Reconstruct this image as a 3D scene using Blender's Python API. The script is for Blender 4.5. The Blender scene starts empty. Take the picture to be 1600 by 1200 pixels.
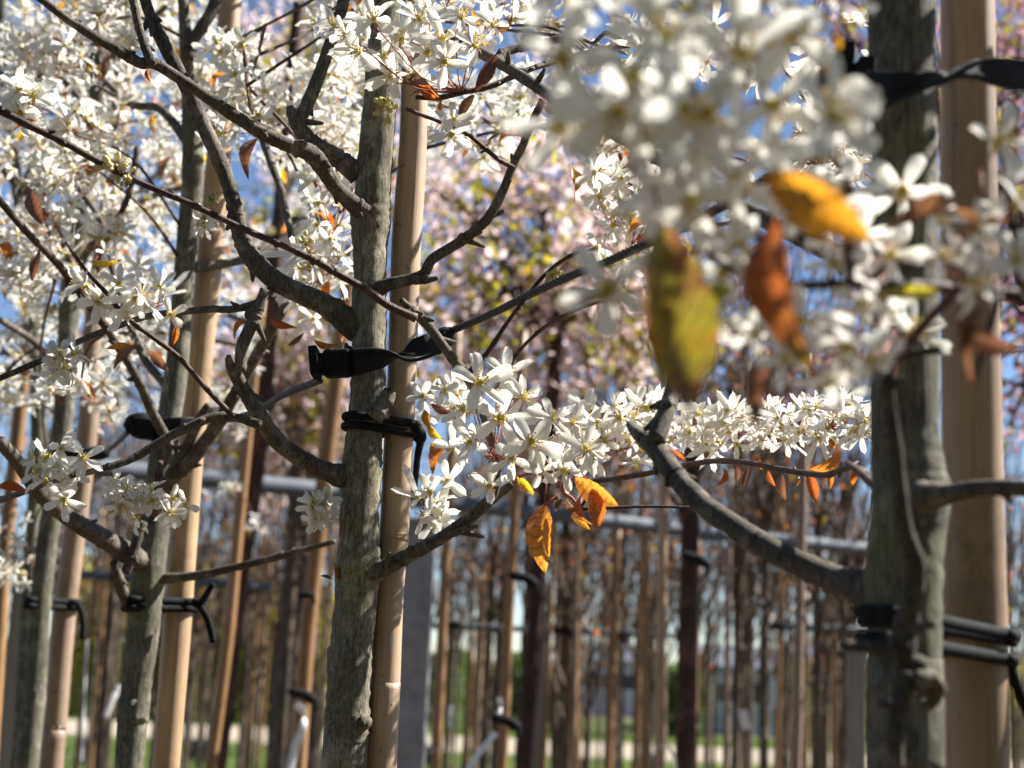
import bpy, math, random
import numpy as np
from mathutils import Vector, Matrix, Quaternion, noise as mnoise

random.seed(11); rng = np.random.default_rng(11)
SC = bpy.context.scene
COL = SC.collection

# ------------------------------------------------------------------ camera, sky, sun, exposure
F = 2310.0                                   # focal length in photo pixels (1600 wide)
PITCH, ROLL, CAM_Z = 10.5, 2.5, 1.6
cam_data = bpy.data.cameras.new('camera'); cam = bpy.data.objects.new('camera', cam_data); COL.objects.link(cam)
CM = Matrix.Rotation(math.radians(90 + PITCH), 3, 'X') @ Matrix.Rotation(math.radians(ROLL), 3, 'Z')
cam.matrix_world = Matrix.Translation((0, 0, CAM_Z)) @ CM.to_4x4()
cam_data.sensor_width = 36; cam_data.lens = 36 * F / 1600
cam_data.clip_start = 0.02; cam_data.clip_end = 2000
cam_data.dof.use_dof = True
cam_data.dof.focus_distance = 0.97
cam_data.dof.aperture_fstop = 8.8
SC.camera = cam

SUN_EL, SUN_AZ = 44.0, 70.0                  # azimuth from +Y (view) towards +X
world = bpy.data.worlds.new('World'); SC.world = world; world.use_nodes = True
wn = world.node_tree; wn.nodes.clear()
sky = wn.nodes.new('ShaderNodeTexSky'); sky.sky_type = 'NISHITA'; sky.sun_disc = False
sky.sun_elevation = math.radians(SUN_EL); sky.sun_rotation = math.radians(SUN_AZ)
sky.altitude = 0; sky.air_density = 0.72; sky.dust_density = 0.0; sky.ozone_density = 3.0
bg = wn.nodes.new('ShaderNodeBackground'); bg.inputs[1].default_value = 0.05
wo = wn.nodes.new('ShaderNodeOutputWorld')
wn.links.new(sky.outputs[0], bg.inputs[0]); wn.links.new(bg.outputs[0], wo.inputs[0])
sd = bpy.data.lights.new('sun', 'SUN'); so = bpy.data.objects.new('sun', sd); COL.objects.link(so)
sd.energy = 5.0; sd.angle = math.radians(0.5); sd.color = (1.0, 0.95, 0.87)
_e, _a = math.radians(SUN_EL), math.radians(SUN_AZ)
sdir = Vector((math.cos(_e) * math.sin(_a), math.cos(_e) * math.cos(_a), math.sin(_e)))
so.rotation_euler = sdir.to_track_quat('Z', 'Y').to_euler(); so.location = sdir * 50
SC.view_settings.view_transform = 'Standard'; SC.view_settings.look = 'None'
SC.view_settings.exposure = 1.68; SC.view_settings.gamma = 1.0
SC.view_settings.use_curve_mapping = False
SC.render.engine = 'CYCLES'
SC.cycles.use_denoising = True
SC.cycles.max_bounces = 8; SC.cycles.diffuse_bounces = 3; SC.cycles.transmission_bounces = 5
SC.cycles.transparent_max_bounces = 6; SC.cycles.caustics_reflective = False; SC.cycles.caustics_refractive = False

# ------------------------------------------------------------------ geometry helpers
def at(px, py, Y):
    d = CM @ Vector(((px - 800) / F, -(py - 600) / F, -1.0))
    t = Y / d.y
    return Vector((0, 0, CAM_Z)) + d * t
def mpp(Y):                                   # metres per photo pixel at distance Y
    return Y / F
RIGHT = CM @ Vector((1, 0, 0)); UP = CM @ Vector((0, 1, 0)); TOCAM = CM @ Vector((0, 0, 1))

def mesh(name, V, polys, mats, mat_idx=None, smooth=True):
    """V (n,3); polys: list of integer arrays (k, corners); one mesh."""
    V = np.asarray(V, dtype=np.float32)
    me = bpy.data.meshes.new(name)
    polys = [np.asarray(p, dtype=np.int32) for p in polys if len(p)]
    nl = sum(p.size for p in polys); npoly = sum(len(p) for p in polys)
    me.vertices.add(len(V)); me.vertices.foreach_set('co', V.ravel())
    me.loops.add(nl); me.loops.foreach_set('vertex_index', np.concatenate([p.ravel() for p in polys]))
    me.polygons.add(npoly)
    tot = np.concatenate([np.full(len(p), p.shape[1], np.int32) for p in polys])
    st = np.zeros(npoly, np.int32); st[1:] = np.cumsum(tot)[:-1]
    me.polygons.foreach_set('loop_start', st)
    if mat_idx is not None:
        me.polygons.foreach_set('material_index', np.concatenate([np.asarray(m, np.int32) for m in mat_idx if len(m)]))
    me.polygons.foreach_set('use_smooth', np.full(npoly, smooth, bool))
    for m in (mats if isinstance(mats, (list, tuple)) else [mats]): me.materials.append(m)
    me.update(calc_edges=True); me.validate()
    return me

class Acc:
    """collects shapes that become ONE mesh"""
    def __init__(self): self.V = []; self.P = {}; self.n = 0
    def add(self, V, polys, mat=0):
        V = np.asarray(V, dtype=np.float64)
        for p in polys:
            p = np.asarray(p, dtype=np.int64)
            if len(p): self.P.setdefault((p.shape[1], mat), []).append(p + self.n)
        self.V.append(V); self.n += len(V)
    def merge(self, A, m, t):
        if len(A.V) > 1:
            A.V = [np.concatenate(A.V)]; A.P = {k: [np.concatenate(l)] for k, l in A.P.items()}
        self.V.append(A.V[0] @ m.T + t)
        for k, l in A.P.items(): self.P.setdefault(k, []).append(l[0] + self.n)
        self.n += len(A.V[0])
    def build(self, name, mats, origin=(0, 0, 0), smooth=True):
        V = np.concatenate(self.V) - np.array(origin)
        polys, mi = [], []
        for (k, m), lst in self.P.items():
            p = np.concatenate(lst); polys.append(p); mi.append(np.full(len(p), m))
        return mesh(name, V, polys, mats, mi, smooth)

def catmull(P, R, sub):
    P = np.asarray([tuple(p) for p in P], float); R = np.asarray(R, float)
    if len(P) < 3 or sub <= 1:
        if len(P) == 2 and sub > 1:
            t = np.linspace(0, 1, sub + 1)[:, None]
            return P[0] * (1 - t) + P[1] * t, R[0] * (1 - t[:, 0]) + R[1] * t[:, 0]
        return P, R
    Q = np.vstack([2 * P[0] - P[1], P, 2 * P[-1] - P[-2]])
    out, ro = [], []
    for i in range(len(P) - 1):
        p0, p1, p2, p3 = Q[i:i + 4]
        for s in range(sub):
            t = s / sub
            out.append(0.5 * (2 * p1 + (p2 - p0) * t + (2 * p0 - 5 * p1 + 4 * p2 - p3) * t * t + (3 * p1 - p0 - 3 * p2 + p3) * t ** 3))
            ro.append(R[i] * (1 - t) + R[i + 1] * t)
    out.append(P[-1]); ro.append(R[-1])
    return np.array(out), np.array(ro)

def tube_geo(P, R, segs=8, jit=0.0, knots=0.0, seed=0, flat_tip=True):
    P = np.asarray(P, float); n = len(P)
    R = np.asarray(R, float).copy()
    T = np.gradient(P, axis=0); T /= np.linalg.norm(T, axis=1)[:, None] + 1e-12
    ref = np.array([0.0, 0.0, 1.0]) if abs(T[0][2]) < 0.9 else np.array([1.0, 0.0, 0.0])
    N = np.zeros_like(P); N[0] = np.cross(T[0], ref); N[0] /= np.linalg.norm(N[0])
    for i in range(1, n):
        v = N[i - 1] - T[i] * np.dot(N[i - 1], T[i]); N[i] = v / (np.linalg.norm(v) + 1e-12)
    B = np.cross(T, N)
    r_ = np.random.default_rng(seed + 77)
    if knots:
        k = r_.random(n); R *= 1 + knots * (k > 0.86) * r_.uniform(0.5, 1.2, n) + knots * 0.25 * (k - 0.5)
    a = np.linspace(0, 2 * math.pi, segs, endpoint=False)
    rad = R[:, None] * np.ones(segs)[None, :]
    if jit:
        for i in range(n):
            for j in range(segs):
                q = P[i] + R[i] * (N[i] * math.cos(a[j]) + B[i] * math.sin(a[j]))
                f = 1.0 / max(R[i], 1e-4)
                rad[i, j] *= 1 + jit * (mnoise.noise(Vector(q) * f * 0.9 + Vector((seed, 0, 0))) + 0.5 * mnoise.noise(Vector((q[0], q[1], q[2] * 0.5)) * f * 3.1))
    V = P[:, None, :] + rad[:, :, None] * (N[:, None, :] * np.cos(a)[None, :, None] + B[:, None, :] * np.sin(a)[None, :, None])
    V = V.reshape(-1, 3)
    i = np.arange(n - 1)[:, None] * segs; j = np.arange(segs)[None, :]; j2 = (j + 1) % segs
    q = np.stack([i + j, i + j2, i + segs + j2, i + segs + j], -1).reshape(-1, 4)
    c0, c1 = len(V), len(V) + 1
    V = np.vstack([V, P[0] - T[0] * R[0] * 0.2, P[-1] + T[-1] * R[-1] * 0.3])
    jj = np.arange(segs); k2 = (jj + 1) % segs
    caps = np.vstack([np.stack([np.full(segs, c0), k2, jj], -1), np.stack([np.full(segs, c1), (n - 1) * segs + jj, (n - 1) * segs + k2], -1)])
    return V, [q, caps]

def pxpath(pts, Y):
    """pts of (x, y, r[, Y]) in photo pixels; Y scalar or (Y0, Y1)"""
    P, R = [], []
    for i, p in enumerate(pts):
        y = p[3] if len(p) > 3 else (Y if not isinstance(Y, tuple) else Y[0] + (Y[1] - Y[0]) * i / max(1, len(pts) - 1))
        P.append(at(p[0], p[1], y)); R.append(p[2] * mpp(y))
    return P, R

def empty(name, loc, label=None, cat=None, group=None):
    o = bpy.data.objects.new(name, None); COL.objects.link(o); o.location = loc; o.empty_display_size = 0.05
    tag(o, label, cat, group); return o
def tag(o, label=None, cat=None, group=None, kind=None):
    if label: o['label'] = label
    if cat: o['category'] = cat
    if group: o['group'] = group
    if kind: o['kind'] = kind
    return o
def obj(name, me, parent=None, loc=(0, 0, 0), kind=None):
    o = bpy.data.objects.new(name, me); COL.objects.link(o); o.location = loc
    if parent: o.parent = parent
    if kind: o['kind'] = kind
    return o
def origin(o): return np.array(o.location)

# ------------------------------------------------------------------ materials
def mat(name):
    m = bpy.data.materials.new(name); m.use_nodes = True
    nt = m.node_tree; nt.nodes.clear()
    out = nt.nodes.new('ShaderNodeOutputMaterial')
    return m, nt, out
def N(nt, kind, **kw):
    n = nt.nodes.new(kind)
    for k, v in kw.items():
        if k.startswith('i_'): n.inputs[k[2:].replace('_', ' ')].default_value = v
        else: setattr(n, k, v)
    return n
def ramp(nt, stops, fac):
    r = nt.nodes.new('ShaderNodeValToRGB'); e = r.color_ramp.elements
    while len(e) < len(stops): e.new(0.5)
    for el, (p, c) in zip(e, stops): el.position = p; el.color = (*c, 1)
    nt.links.new(fac, r.inputs[0]); return r
def mix(nt, fac, a, b, blend='MIX'):
    m = nt.nodes.new('ShaderNodeMix'); m.data_type = 'RGBA'; m.blend_type = blend
    for s, v in ((0, fac), (6, a), (7, b)):
        if isinstance(v, (int, float)): m.inputs[s].default_value = v
        elif isinstance(v, tuple): m.inputs[s].default_value = (*v, 1)
        else: nt.links.new(v, m.inputs[s])
    return m.outputs[2]
def coords(nt, scale=(1, 1, 1)):
    tc = nt.nodes.new('ShaderNodeTexCoord'); mp = nt.nodes.new('ShaderNodeMapping'); mp.inputs['Scale'].default_value = scale
    nt.links.new(tc.outputs['Object'], mp.inputs[0]); return mp.outputs[0]
def noise_(nt, vec, scale, detail=4, rough=0.6, dist=0.0):
    n = nt.nodes.new('ShaderNodeTexNoise'); n.inputs['Scale'].default_value = scale; n.inputs['Detail'].default_value = detail
    n.inputs['Roughness'].default_value = rough; n.inputs['Distortion'].default_value = dist
    nt.links.new(vec, n.inputs['Vector']); return n.outputs[0]

def bark(name, c0, c1, lichen=(0.16, 0.17, 0.05), lich=0.5, rough=0.85, bump=0.5, fine=1.0, spots=0.25):
    m, nt, out = mat(name)
    v = coords(nt, (1, 1, 0.13)); v2 = coords(nt, (1, 1, 1))
    streak = noise_(nt, v, 560 * fine, 7, 0.72, 0.8)
    blotch = noise_(nt, v2, 45 * fine, 5, 0.65)
    col = ramp(nt, [(0.33, tuple(x * .6 for x in c0)), (0.44, c0), (0.55, tuple((a + b) / 2 for a, b in zip(c0, c1))), (0.70, c1)], streak)
    pale = ramp(nt, [(0.52, (0, 0, 0)), (0.62, (1, 1, 1))], blotch)
    c = mix(nt, pale.outputs[0], col.outputs[0], mix(nt, 0.55, col.outputs[0], tuple(min(1, x * 1.5) for x in c1)))
    lf = ramp(nt, [(0.50, (0, 0, 0)), (0.63, (lich, lich, lich))], noise_(nt, v2, 22 * fine, 8, 0.72))
    c = mix(nt, lf.outputs[0], c, lichen)
    sp = ramp(nt, [(0.66, (0, 0, 0)), (0.74, (1, 1, 1))], noise_(nt, v2, 210 * fine, 3, 0.5))
    sm = nt.nodes.new('ShaderNodeMath'); sm.operation = 'MULTIPLY'; sm.inputs[1].default_value = spots
    nt.links.new(sp.outputs[0], sm.inputs[0])
    c = mix(nt, sm.outputs[0], c, tuple(x * 0.35 for x in c0))
    nz = nt.nodes.new('ShaderNodeTexNoise'); nz.inputs['Scale'].default_value = 90 * fine; nt.links.new(v2, nz.inputs['Vector'])
    va = nt.nodes.new('ShaderNodeVectorMath'); va.operation = 'MULTIPLY_ADD'; va.inputs[1].default_value = (0.006, 0.006, 0.006)
    nt.links.new(nz.outputs[1], va.inputs[0]); nt.links.new(coords(nt, (1, 1, 0.16)), va.inputs[2])
    vor = nt.nodes.new('ShaderNodeTexVoronoi'); vor.feature = 'DISTANCE_TO_EDGE'; vor.inputs['Scale'].default_value = 230 * fine
    nt.links.new(va.outputs[0], vor.inputs['Vector'])
    fis = ramp(nt, [(0.0, (0.42, 0.40, 0.38)), (0.085, (1, 1, 1))], vor.outputs[0])
    big = ramp(nt, [(0.40, (0.72, 0.70, 0.66)), (0.60, (1.08, 1.08, 1.06))], noise_(nt, v2, 9 * fine, 5, 0.6))
    c = mix(nt, 1.0, mix(nt, 0.8, c, fis.outputs[0], 'MULTIPLY'), big.outputs[0], 'MULTIPLY')
    b = N(nt, 'ShaderNodeBsdfPrincipled'); b.inputs['Roughness'].default_value = rough; b.inputs['Specular IOR Level'].default_value = 0.3
    nt.links.new(c, b.inputs['Base Color'])
    bp = N(nt, 'ShaderNodeBump'); bp.inputs['Strength'].default_value = min(1, bump * 1.2); bp.inputs['Distance'].default_value = 0.0017
    add = nt.nodes.new('ShaderNodeMath'); add.operation = 'ADD'
    nt.links.new(streak, add.inputs[0]); nt.links.new(noise_(nt, v2, 150 * fine, 6, 0.7), add.inputs[1])
    nt.links.new(add.outputs[0], bp.inputs['Height']); nt.links.new(bp.outputs[0], b.inputs['Normal'])
    nt.links.new(b.outputs[0], out.inputs[0]); return m

def plain(name, c, rough=0.6, spec=0.5, metal=0.0, var=0.15, scale=60, bump=0.15, stretch=(1, 1, 1)):
    m, nt, out = mat(name)
    v = coords(nt, stretch); n = noise_(nt, v, scale, 6, 0.65)
    c2 = ramp(nt, [(0.3, tuple(x * (1 - var) for x in c)), (0.7, tuple(min(1, x * (1 + var)) for x in c))], n)
    b = N(nt, 'ShaderNodeBsdfPrincipled'); b.inputs['Roughness'].default_value = rough; b.inputs['Specular IOR Level'].default_value = spec
    b.inputs['Metallic'].default_value = metal
    nt.links.new(c2.outputs[0], b.inputs['Base Color'])
    bp = N(nt, 'ShaderNodeBump'); bp.inputs['Strength'].default_value = bump; bp.inputs['Distance'].default_value = 0.001
    nt.links.new(n, bp.inputs['Height']); nt.links.new(bp.outputs[0], b.inputs['Normal'])
    nt.links.new(b.outputs[0], out.inputs[0]); return m

def leafy(name, stops, trans_stops, tw=0.5, gloss=0.06, vein=True, per='object', rough=0.45, namp=0.5, nsc=2.2, vdir='Y', vs=5.5, vstr=0.08):
    """thin leaf or petal: reflected colour + light through it; colour varies from piece to piece"""
    m, nt, out = mat(name)
    if per == 'object': src = nt.nodes.new('ShaderNodeObjectInfo').outputs['Random']
    else: src = nt.nodes.new('ShaderNodeNewGeometry').outputs['Random Per Island']
    v = coords(nt)
    n = noise_(nt, v, nsc if per == 'object' else 40, 4, 0.6)
    ad = nt.nodes.new('ShaderNodeMath'); ad.operation = 'MULTIPLY_ADD'; ad.inputs[1].default_value = namp
    sub = nt.nodes.new('ShaderNodeMath'); sub.operation = 'SUBTRACT'; sub.inputs[1].default_value = 0.5
    nt.links.new(n, sub.inputs[0]); nt.links.new(sub.outputs[0], ad.inputs[0]); nt.links.new(src, ad.inputs[2])
    c = ramp(nt, stops, ad.outputs[0]); t = ramp(nt, trans_stops, ad.outputs[0])
    d = N(nt, 'ShaderNodeBsdfDiffuse'); tr = N(nt, 'ShaderNodeBsdfTranslucent')
    co, to_ = c.outputs[0], t.outputs[0]
    if vdir == 'DIAGONAL':                      # darker side veins and blemishes
        wv = nt.nodes.new('ShaderNodeTexWave'); wv.bands_direction = 'DIAGONAL'; wv.inputs['Scale'].default_value = 4.5; wv.inputs['Distortion'].default_value = 3.0
        nt.links.new(v, wv.inputs['Vector'])
        vm = ramp(nt, [(0.0, (0.62, 0.55, 0.5)), (0.22, (1, 1, 1))], wv.outputs[1])
        bl = ramp(nt, [(0.62, (1, 1, 1)), (0.70, (0.5, 0.42, 0.36))], noise_(nt, v, 14, 3, 0.5))
        co = mix(nt, 1.0, mix(nt, 1.0, co, vm.outputs[0], 'MULTIPLY'), bl.outputs[0], 'MULTIPLY'); to_ = mix(nt, 1.0, mix(nt, 1.0, to_, vm.outputs[0], 'MULTIPLY'), bl.outputs[0], 'MULTIPLY')
    nt.links.new(co, d.inputs[0]); nt.links.new(to_, tr.inputs[0])
    ms = N(nt, 'ShaderNodeMixShader'); ms.inputs[0].default_value = tw
    nt.links.new(d.outputs[0], ms.inputs[1]); nt.links.new(tr.outputs[0], ms.inputs[2])
    g = N(nt, 'ShaderNodeBsdfGlossy'); g.inputs['Roughness'].default_value = rough
    m2 = N(nt, 'ShaderNodeMixShader'); m2.inputs[0].default_value = gloss
    nt.links.new(ms.outputs[0], m2.inputs[1]); nt.links.new(g.outputs[0], m2.inputs[2])
    if vein:
        w = nt.nodes.new('ShaderNodeTexWave'); w.inputs['Scale'].default_value = vs; w.inputs['Distortion'].default_value = 2.0; w.inputs['Detail Scale'].default_value = 2.0
        w.bands_direction = vdir
        nt.links.new(v, w.inputs['Vector'])
        bp = N(nt, 'ShaderNodeBump'); bp.inputs['Strength'].default_value = vstr; bp.inputs['Distance'].default_value = 0.02
        nt.links.new(w.outputs[1], bp.inputs['Height'])
        for s in (d, tr, g): nt.links.new(bp.outputs[0], s.inputs['Normal'])
    nt.links.new(m2.outputs[0], out.inputs[0]); return m

M = {}
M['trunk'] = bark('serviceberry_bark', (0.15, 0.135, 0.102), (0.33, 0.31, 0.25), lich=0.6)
M['trunk_dark'] = bark('shaded_bark', (0.088, 0.082, 0.064), (0.215, 0.205, 0.168), lich=0.45)  # darker copy of the serviceberry bark with shade put into its colour
M['branch'] = bark('branch_bark', (0.06, 0.050, 0.042), (0.19, 0.165, 0.145), lich=0.25, bump=0.4, fine=1.3)
M['shoot'] = bark('dark_shoot_bark', (0.035, 0.028, 0.025), (0.12, 0.10, 0.088), lich=0.2, bump=0.5, fine=1.3)
M['twig'] = bark('twig_bark', (0.045, 0.024, 0.020), (0.13, 0.075, 0.062), lich=0.08, rough=0.6, bump=0.4, fine=2.0, spots=0.1)
M['stalk'] = plain('flower_stalk', (0.30, 0.085, 0.06), 0.6, 0.3, var=0.3, scale=200)
M['far_bark'] = bark('far_bark', (0.075, 0.055, 0.042), (0.22, 0.175, 0.135), lich=0.2, fine=0.4)
M['red_bark'] = bark('dark_red_bark', (0.035, 0.018, 0.014), (0.11, 0.06, 0.048), lich=0.1, fine=0.4)
M['moss'] = plain('bark_moss', (0.13, 0.14, 0.035), 0.95, 0.1, var=0.5, scale=300, bump=0.8)
def cane_mat(name, c, dark):
    m, nt, out = mat(name)
    v = coords(nt, (1, 1, 0.03)); v2 = coords(nt)
    fib = noise_(nt, v, 900, 5, 0.6); blot = noise_(nt, v2, 16, 7, 0.72)
    c1 = ramp(nt, [(0.35, tuple(x * 0.86 for x in c)), (0.65, tuple(min(1, x * 1.1) for x in c))], fib)
    st = ramp(nt, [(0.54, (0, 0, 0)), (0.70, (0.6, 0.6, 0.6))], blot)
    sp = ramp(nt, [(0.655, (0, 0, 0)), (0.71, (0.8, 0.8, 0.8))], noise_(nt, v2, 170, 4, 0.6))
    crk = ramp(nt, [(0.60, (1, 1, 1)), (0.66, (0.55, 0.5, 0.45))], noise_(nt, coords(nt, (1, 1, 0.012)), 330, 3, 0.5, 0.3))
    tone = ramp(nt, [(0.38, (0.74, 0.72, 0.70)), (0.62, (1.06, 1.05, 1.02))], noise_(nt, coords(nt, (1, 1, 0.5)), 7, 6, 0.65))
    cc0 = mix(nt, sp.outputs[0], mix(nt, st.outputs[0], c1.outputs[0], dark), tuple(x * 0.5 for x in dark))
    cc = mix(nt, 1.0, mix(nt, 0.7, cc0, crk.outputs[0], 'MULTIPLY'), tone.outputs[0], 'MULTIPLY')
    b = N(nt, 'ShaderNodeBsdfPrincipled'); b.inputs['Roughness'].default_value = 0.5; b.inputs['Specular IOR Level'].default_value = 0.4
    nt.links.new(cc, b.inputs['Base Color'])
    bp = N(nt, 'ShaderNodeBump'); bp.inputs['Strength'].default_value = 0.2; bp.inputs['Distance'].default_value = 0.0006
    nt.links.new(fib, bp.inputs['Height']); nt.links.new(bp.outputs[0], b.inputs['Normal'])
    nt.links.new(b.outputs[0], out.inputs[0]); return m
M['cane'] = cane_mat('bamboo_cane', (0.42, 0.305, 0.205), (0.15, 0.11, 0.07))
M['cane_dark'] = cane_mat('stained_cane', (0.31, 0.215, 0.135), (0.10, 0.065, 0.04))
M['cane_gold'] = cane_mat('golden_cane', (0.42, 0.292, 0.172), (0.15, 0.10, 0.05))
M['cane_grey'] = cane_mat('weathered_cane', (0.29, 0.21, 0.15), (0.11, 0.075, 0.05))
M['cane_brown'] = cane_mat('brown_cane', (0.27, 0.155, 0.068), (0.10, 0.06, 0.028))
M['cane_node'] = plain('cane_node', (0.30, 0.21, 0.12), 0.6, 0.3, var=0.4, scale=150)
M['rubber'] = plain('black_rubber', (0.012, 0.0125, 0.014), 0.85, 0.12, var=0.5, scale=120, bump=0.25)
M['webbing'] = plain('black_webbing', (0.011, 0.0125, 0.016), 0.75, 0.2, var=0.3, scale=700, bump=0.5, stretch=(1, 1, 3))
M['steel'] = plain('galvanised_steel', (0.085, 0.10, 0.12), 0.75, 0.35, metal=0.1, var=0.25, scale=28, bump=0.1)
M['post'] = plain('grey_post', (0.25, 0.255, 0.27), 0.8, 0.3, var=0.25, scale=25, bump=0.3)
M['post_green'] = plain('weathered_timber', (0.24, 0.22, 0.175), 0.85, 0.2, var=0.3, scale=25, bump=0.3, stretch=(1, 1, 0.1))
M['rope'] = plain('dark_wire_rope', (0.035, 0.035, 0.038), 0.5, 0.5, var=0.3, scale=200)
M['label_white'] = plain('white_plastic', (0.75, 0.76, 0.78), 0.4, 0.5, var=0.05, scale=30)
W1, W2 = (0.76, 0.755, 0.71), (0.84, 0.835, 0.80)
M['petal'] = leafy('white_petal', [(0.0, (0.70, 0.65, 0.53)), (0.10, W1), (1.0, W2)], [(0.0, (0.80, 0.79, 0.70)), (1.0, (0.88, 0.87, 0.81))], 0.45, 0.03)
M['petal_many'] = leafy('white_petals_joined', [(0.0, (0.84, 0.82, 0.78)), (1.0, W2)], [(0.0, (0.78, 0.76, 0.66)), (1.0, (0.84, 0.83, 0.77))], 0.40, 0.02, vein=False, per='island')
M['stamen'] = plain('cream_stamen', (0.78, 0.70, 0.40), 0.6, 0.2, var=0.2, scale=6)
M['anther'] = plain('yellow_anther', (0.70, 0.52, 0.16), 0.6, 0.2, var=0.3, scale=6)
M['heart'] = plain('green_yellow_heart', (0.58, 0.47, 0.03), 0.5, 0.3, var=0.4, scale=4)
M['sepal'] = plain('reddish_sepal', (0.42, 0.26, 0.10), 0.6, 0.2, var=0.4, scale=4)
M['bud'] = leafy('cream_bud', [(0, (0.52, 0.50, 0.20)), (1, (0.76, 0.72, 0.45))], [(0, (0.55, 0.52, 0.15)), (1, (0.78, 0.72, 0.40))], 0.3, 0.03, vein=False)
M['leaf_orange'] = leafy('bronze_orange_leaf', [(0.1, (0.20, 0.055, 0.022)), (0.9, (0.34, 0.12, 0.03))], [(0.1, (0.48, 0.11, 0.025)), (0.9, (0.78, 0.31, 0.04))], 0.58, 0.05, namp=1.3, nsc=3.2, vdir='DIAGONAL', vs=7, vstr=0.05)
M['leaf_yellow'] = leafy('golden_leaf', [(0.1, (0.28, 0.18, 0.02)), (0.9, (0.36, 0.26, 0.03))], [(0.1, (0.62, 0.27, 0.02)), (0.9, (0.85, 0.55, 0.03))], 0.58, 0.05, namp=1.3, nsc=3.2, vdir='DIAGONAL', vs=7, vstr=0.05)
M['leaf_brown'] = leafy('dull_bronze_leaf', [(0.1, (0.10, 0.055, 0.04)), (0.9, (0.16, 0.085, 0.05))], [(0.1, (0.22, 0.085, 0.05)), (0.9, (0.32, 0.15, 0.06))], 0.4, 0.07, namp=1.3, nsc=3.2, vdir='DIAGONAL', vs=7, vstr=0.05)
M['leaf_olive'] = leafy('olive_leaf', [(0.1, (0.11, 0.11, 0.02)), (0.9, (0.19, 0.17, 0.03))], [(0.1, (0.42, 0.40, 0.03)), (0.9, (0.62, 0.55, 0.05))], 0.5, 0.06, namp=1.3, nsc=3.2, vdir='DIAGONAL', vs=7, vstr=0.05)
M['leaf_mottled_shade'] = leafy('mottled_shade_leaf', [(0.15, (0.12, 0.05, 0.03)), (0.5, (0.14, 0.10, 0.025)), (0.85, (0.30, 0.12, 0.03))], [(0.10, (0.26, 0.10, 0.04)), (0.40, (0.30, 0.27, 0.03)), (0.60, (0.36, 0.28, 0.03)), (0.78, (0.55, 0.19, 0.03)), (0.97, (0.72, 0.38, 0.03))], 0.5, 0.06, namp=2.6, nsc=2.6, vdir='DIAGONAL', vs=7, vstr=0.05)  # bronze and olive mottle; partial shade on the leaf is mixed into its colour
M['leaf_golden'] = leafy('olive_gold_leaf', [(0.15, (0.15, 0.06, 0.025)), (0.5, (0.16, 0.115, 0.02)), (0.85, (0.30, 0.14, 0.03))], [(0.10, (0.42, 0.12, 0.03)), (0.34, (0.30, 0.17, 0.03)), (0.52, (0.46, 0.34, 0.03)), (0.70, (0.66, 0.24, 0.03)), (0.92, (0.82, 0.42, 0.03))], 0.54, 0.05, namp=2.2, nsc=1.8, vdir='DIAGONAL', vs=7, vstr=0.04)
M['pink'] = leafy('pink_blossom', [(0.0, (0.66, 0.46, 0.46)), (0.5, (0.78, 0.62, 0.61)), (1.0, (0.84, 0.74, 0.73))], [(0.0, (0.74, 0.52, 0.51)), (1.0, (0.90, 0.79, 0.78))], 0.55, 0.0, vein=False, per='island')
M['mauve'] = leafy('mauve_blossom', [(0.0, (0.26, 0.13, 0.17)), (0.6, (0.42, 0.25, 0.30)), (1.0, (0.66, 0.48, 0.52))], [(0.0, (0.35, 0.17, 0.22)), (1.0, (0.65, 0.42, 0.48))], 0.35, 0.0, vein=False, per='island')
M['spring'] = leafy('spring_leaves', [(0.0, (0.10, 0.085, 0.015)), (0.5, (0.16, 0.15, 0.02)), (1.0, (0.20, 0.14, 0.03))], [(0.0, (0.30, 0.30, 0.03)), (0.6, (0.50, 0.49, 0.05)), (1.0, (0.58, 0.36, 0.06))], 0.52, 0.03, vein=False, per='island')
M['redbud'] = leafy('red_young_leaves', [(0.0, (0.16, 0.04, 0.03)), (0.6, (0.24, 0.09, 0.04)), (1.0, (0.22, 0.18, 0.04))], [(0.0, (0.50, 0.10, 0.06)), (0.6, (0.65, 0.26, 0.07)), (1.0, (0.62, 0.52, 0.06))], 0.5, 0.02, vein=False, per='island')
M['hedge'] = leafy('hedge_leaves', [(0.0, (0.10, 0.105, 0.015)), (1.0, (0.20, 0.17, 0.03))], [(0.0, (0.42, 0.42, 0.04)), (1.0, (0.75, 0.66, 0.08))], 0.68, 0.03, vein=False, per='island')
M['evergreen'] = leafy('evergreen_leaves', [(0.0, (0.025, 0.05, 0.02)), (1.0, (0.06, 0.10, 0.03))], [(0.0, (0.08, 0.15, 0.03)), (1.0, (0.2, 0.3, 0.05))], 0.35, 0.03, vein=False, per='island')
M['grass'] = leafy('grass_blades', [(0.0, (0.05, 0.075, 0.018)), (1.0, (0.09, 0.12, 0.03))], [(0.0, (0.16, 0.25, 0.04)), (1.0, (0.26, 0.36, 0.06))], 0.45, 0.03, vein=False, per='island')
M['soil'] = plain('soil', (0.10, 0.075, 0.05), 0.95, 0.1, var=0.5, scale=5, bump=1.0)
M['path'] = plain('pale_gravel', (0.29, 0.25, 0.20), 0.95, 0.1, var=0.2, scale=20, bump=0.6)
M['turf'] = plain('turf', (0.06, 0.08, 0.025), 0.95, 0.1, var=0.4, scale=8, bump=0.8)
M['wall_white'] = plain('white_render', (0.5, 0.5, 0.52), 0.8, 0.2, var=0.08, scale=4)
M['wall_tan'] = plain('tan_boards', (0.32, 0.22, 0.15), 0.8, 0.2, var=0.2, scale=4)
M['roof_grey'] = plain('slate_roof', (0.12, 0.13, 0.16), 0.7, 0.3, var=0.2, scale=6)
M['window_dark'] = plain('dark_glass', (0.03, 0.035, 0.045), 0.1, 0.6, var=0.1)
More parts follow.
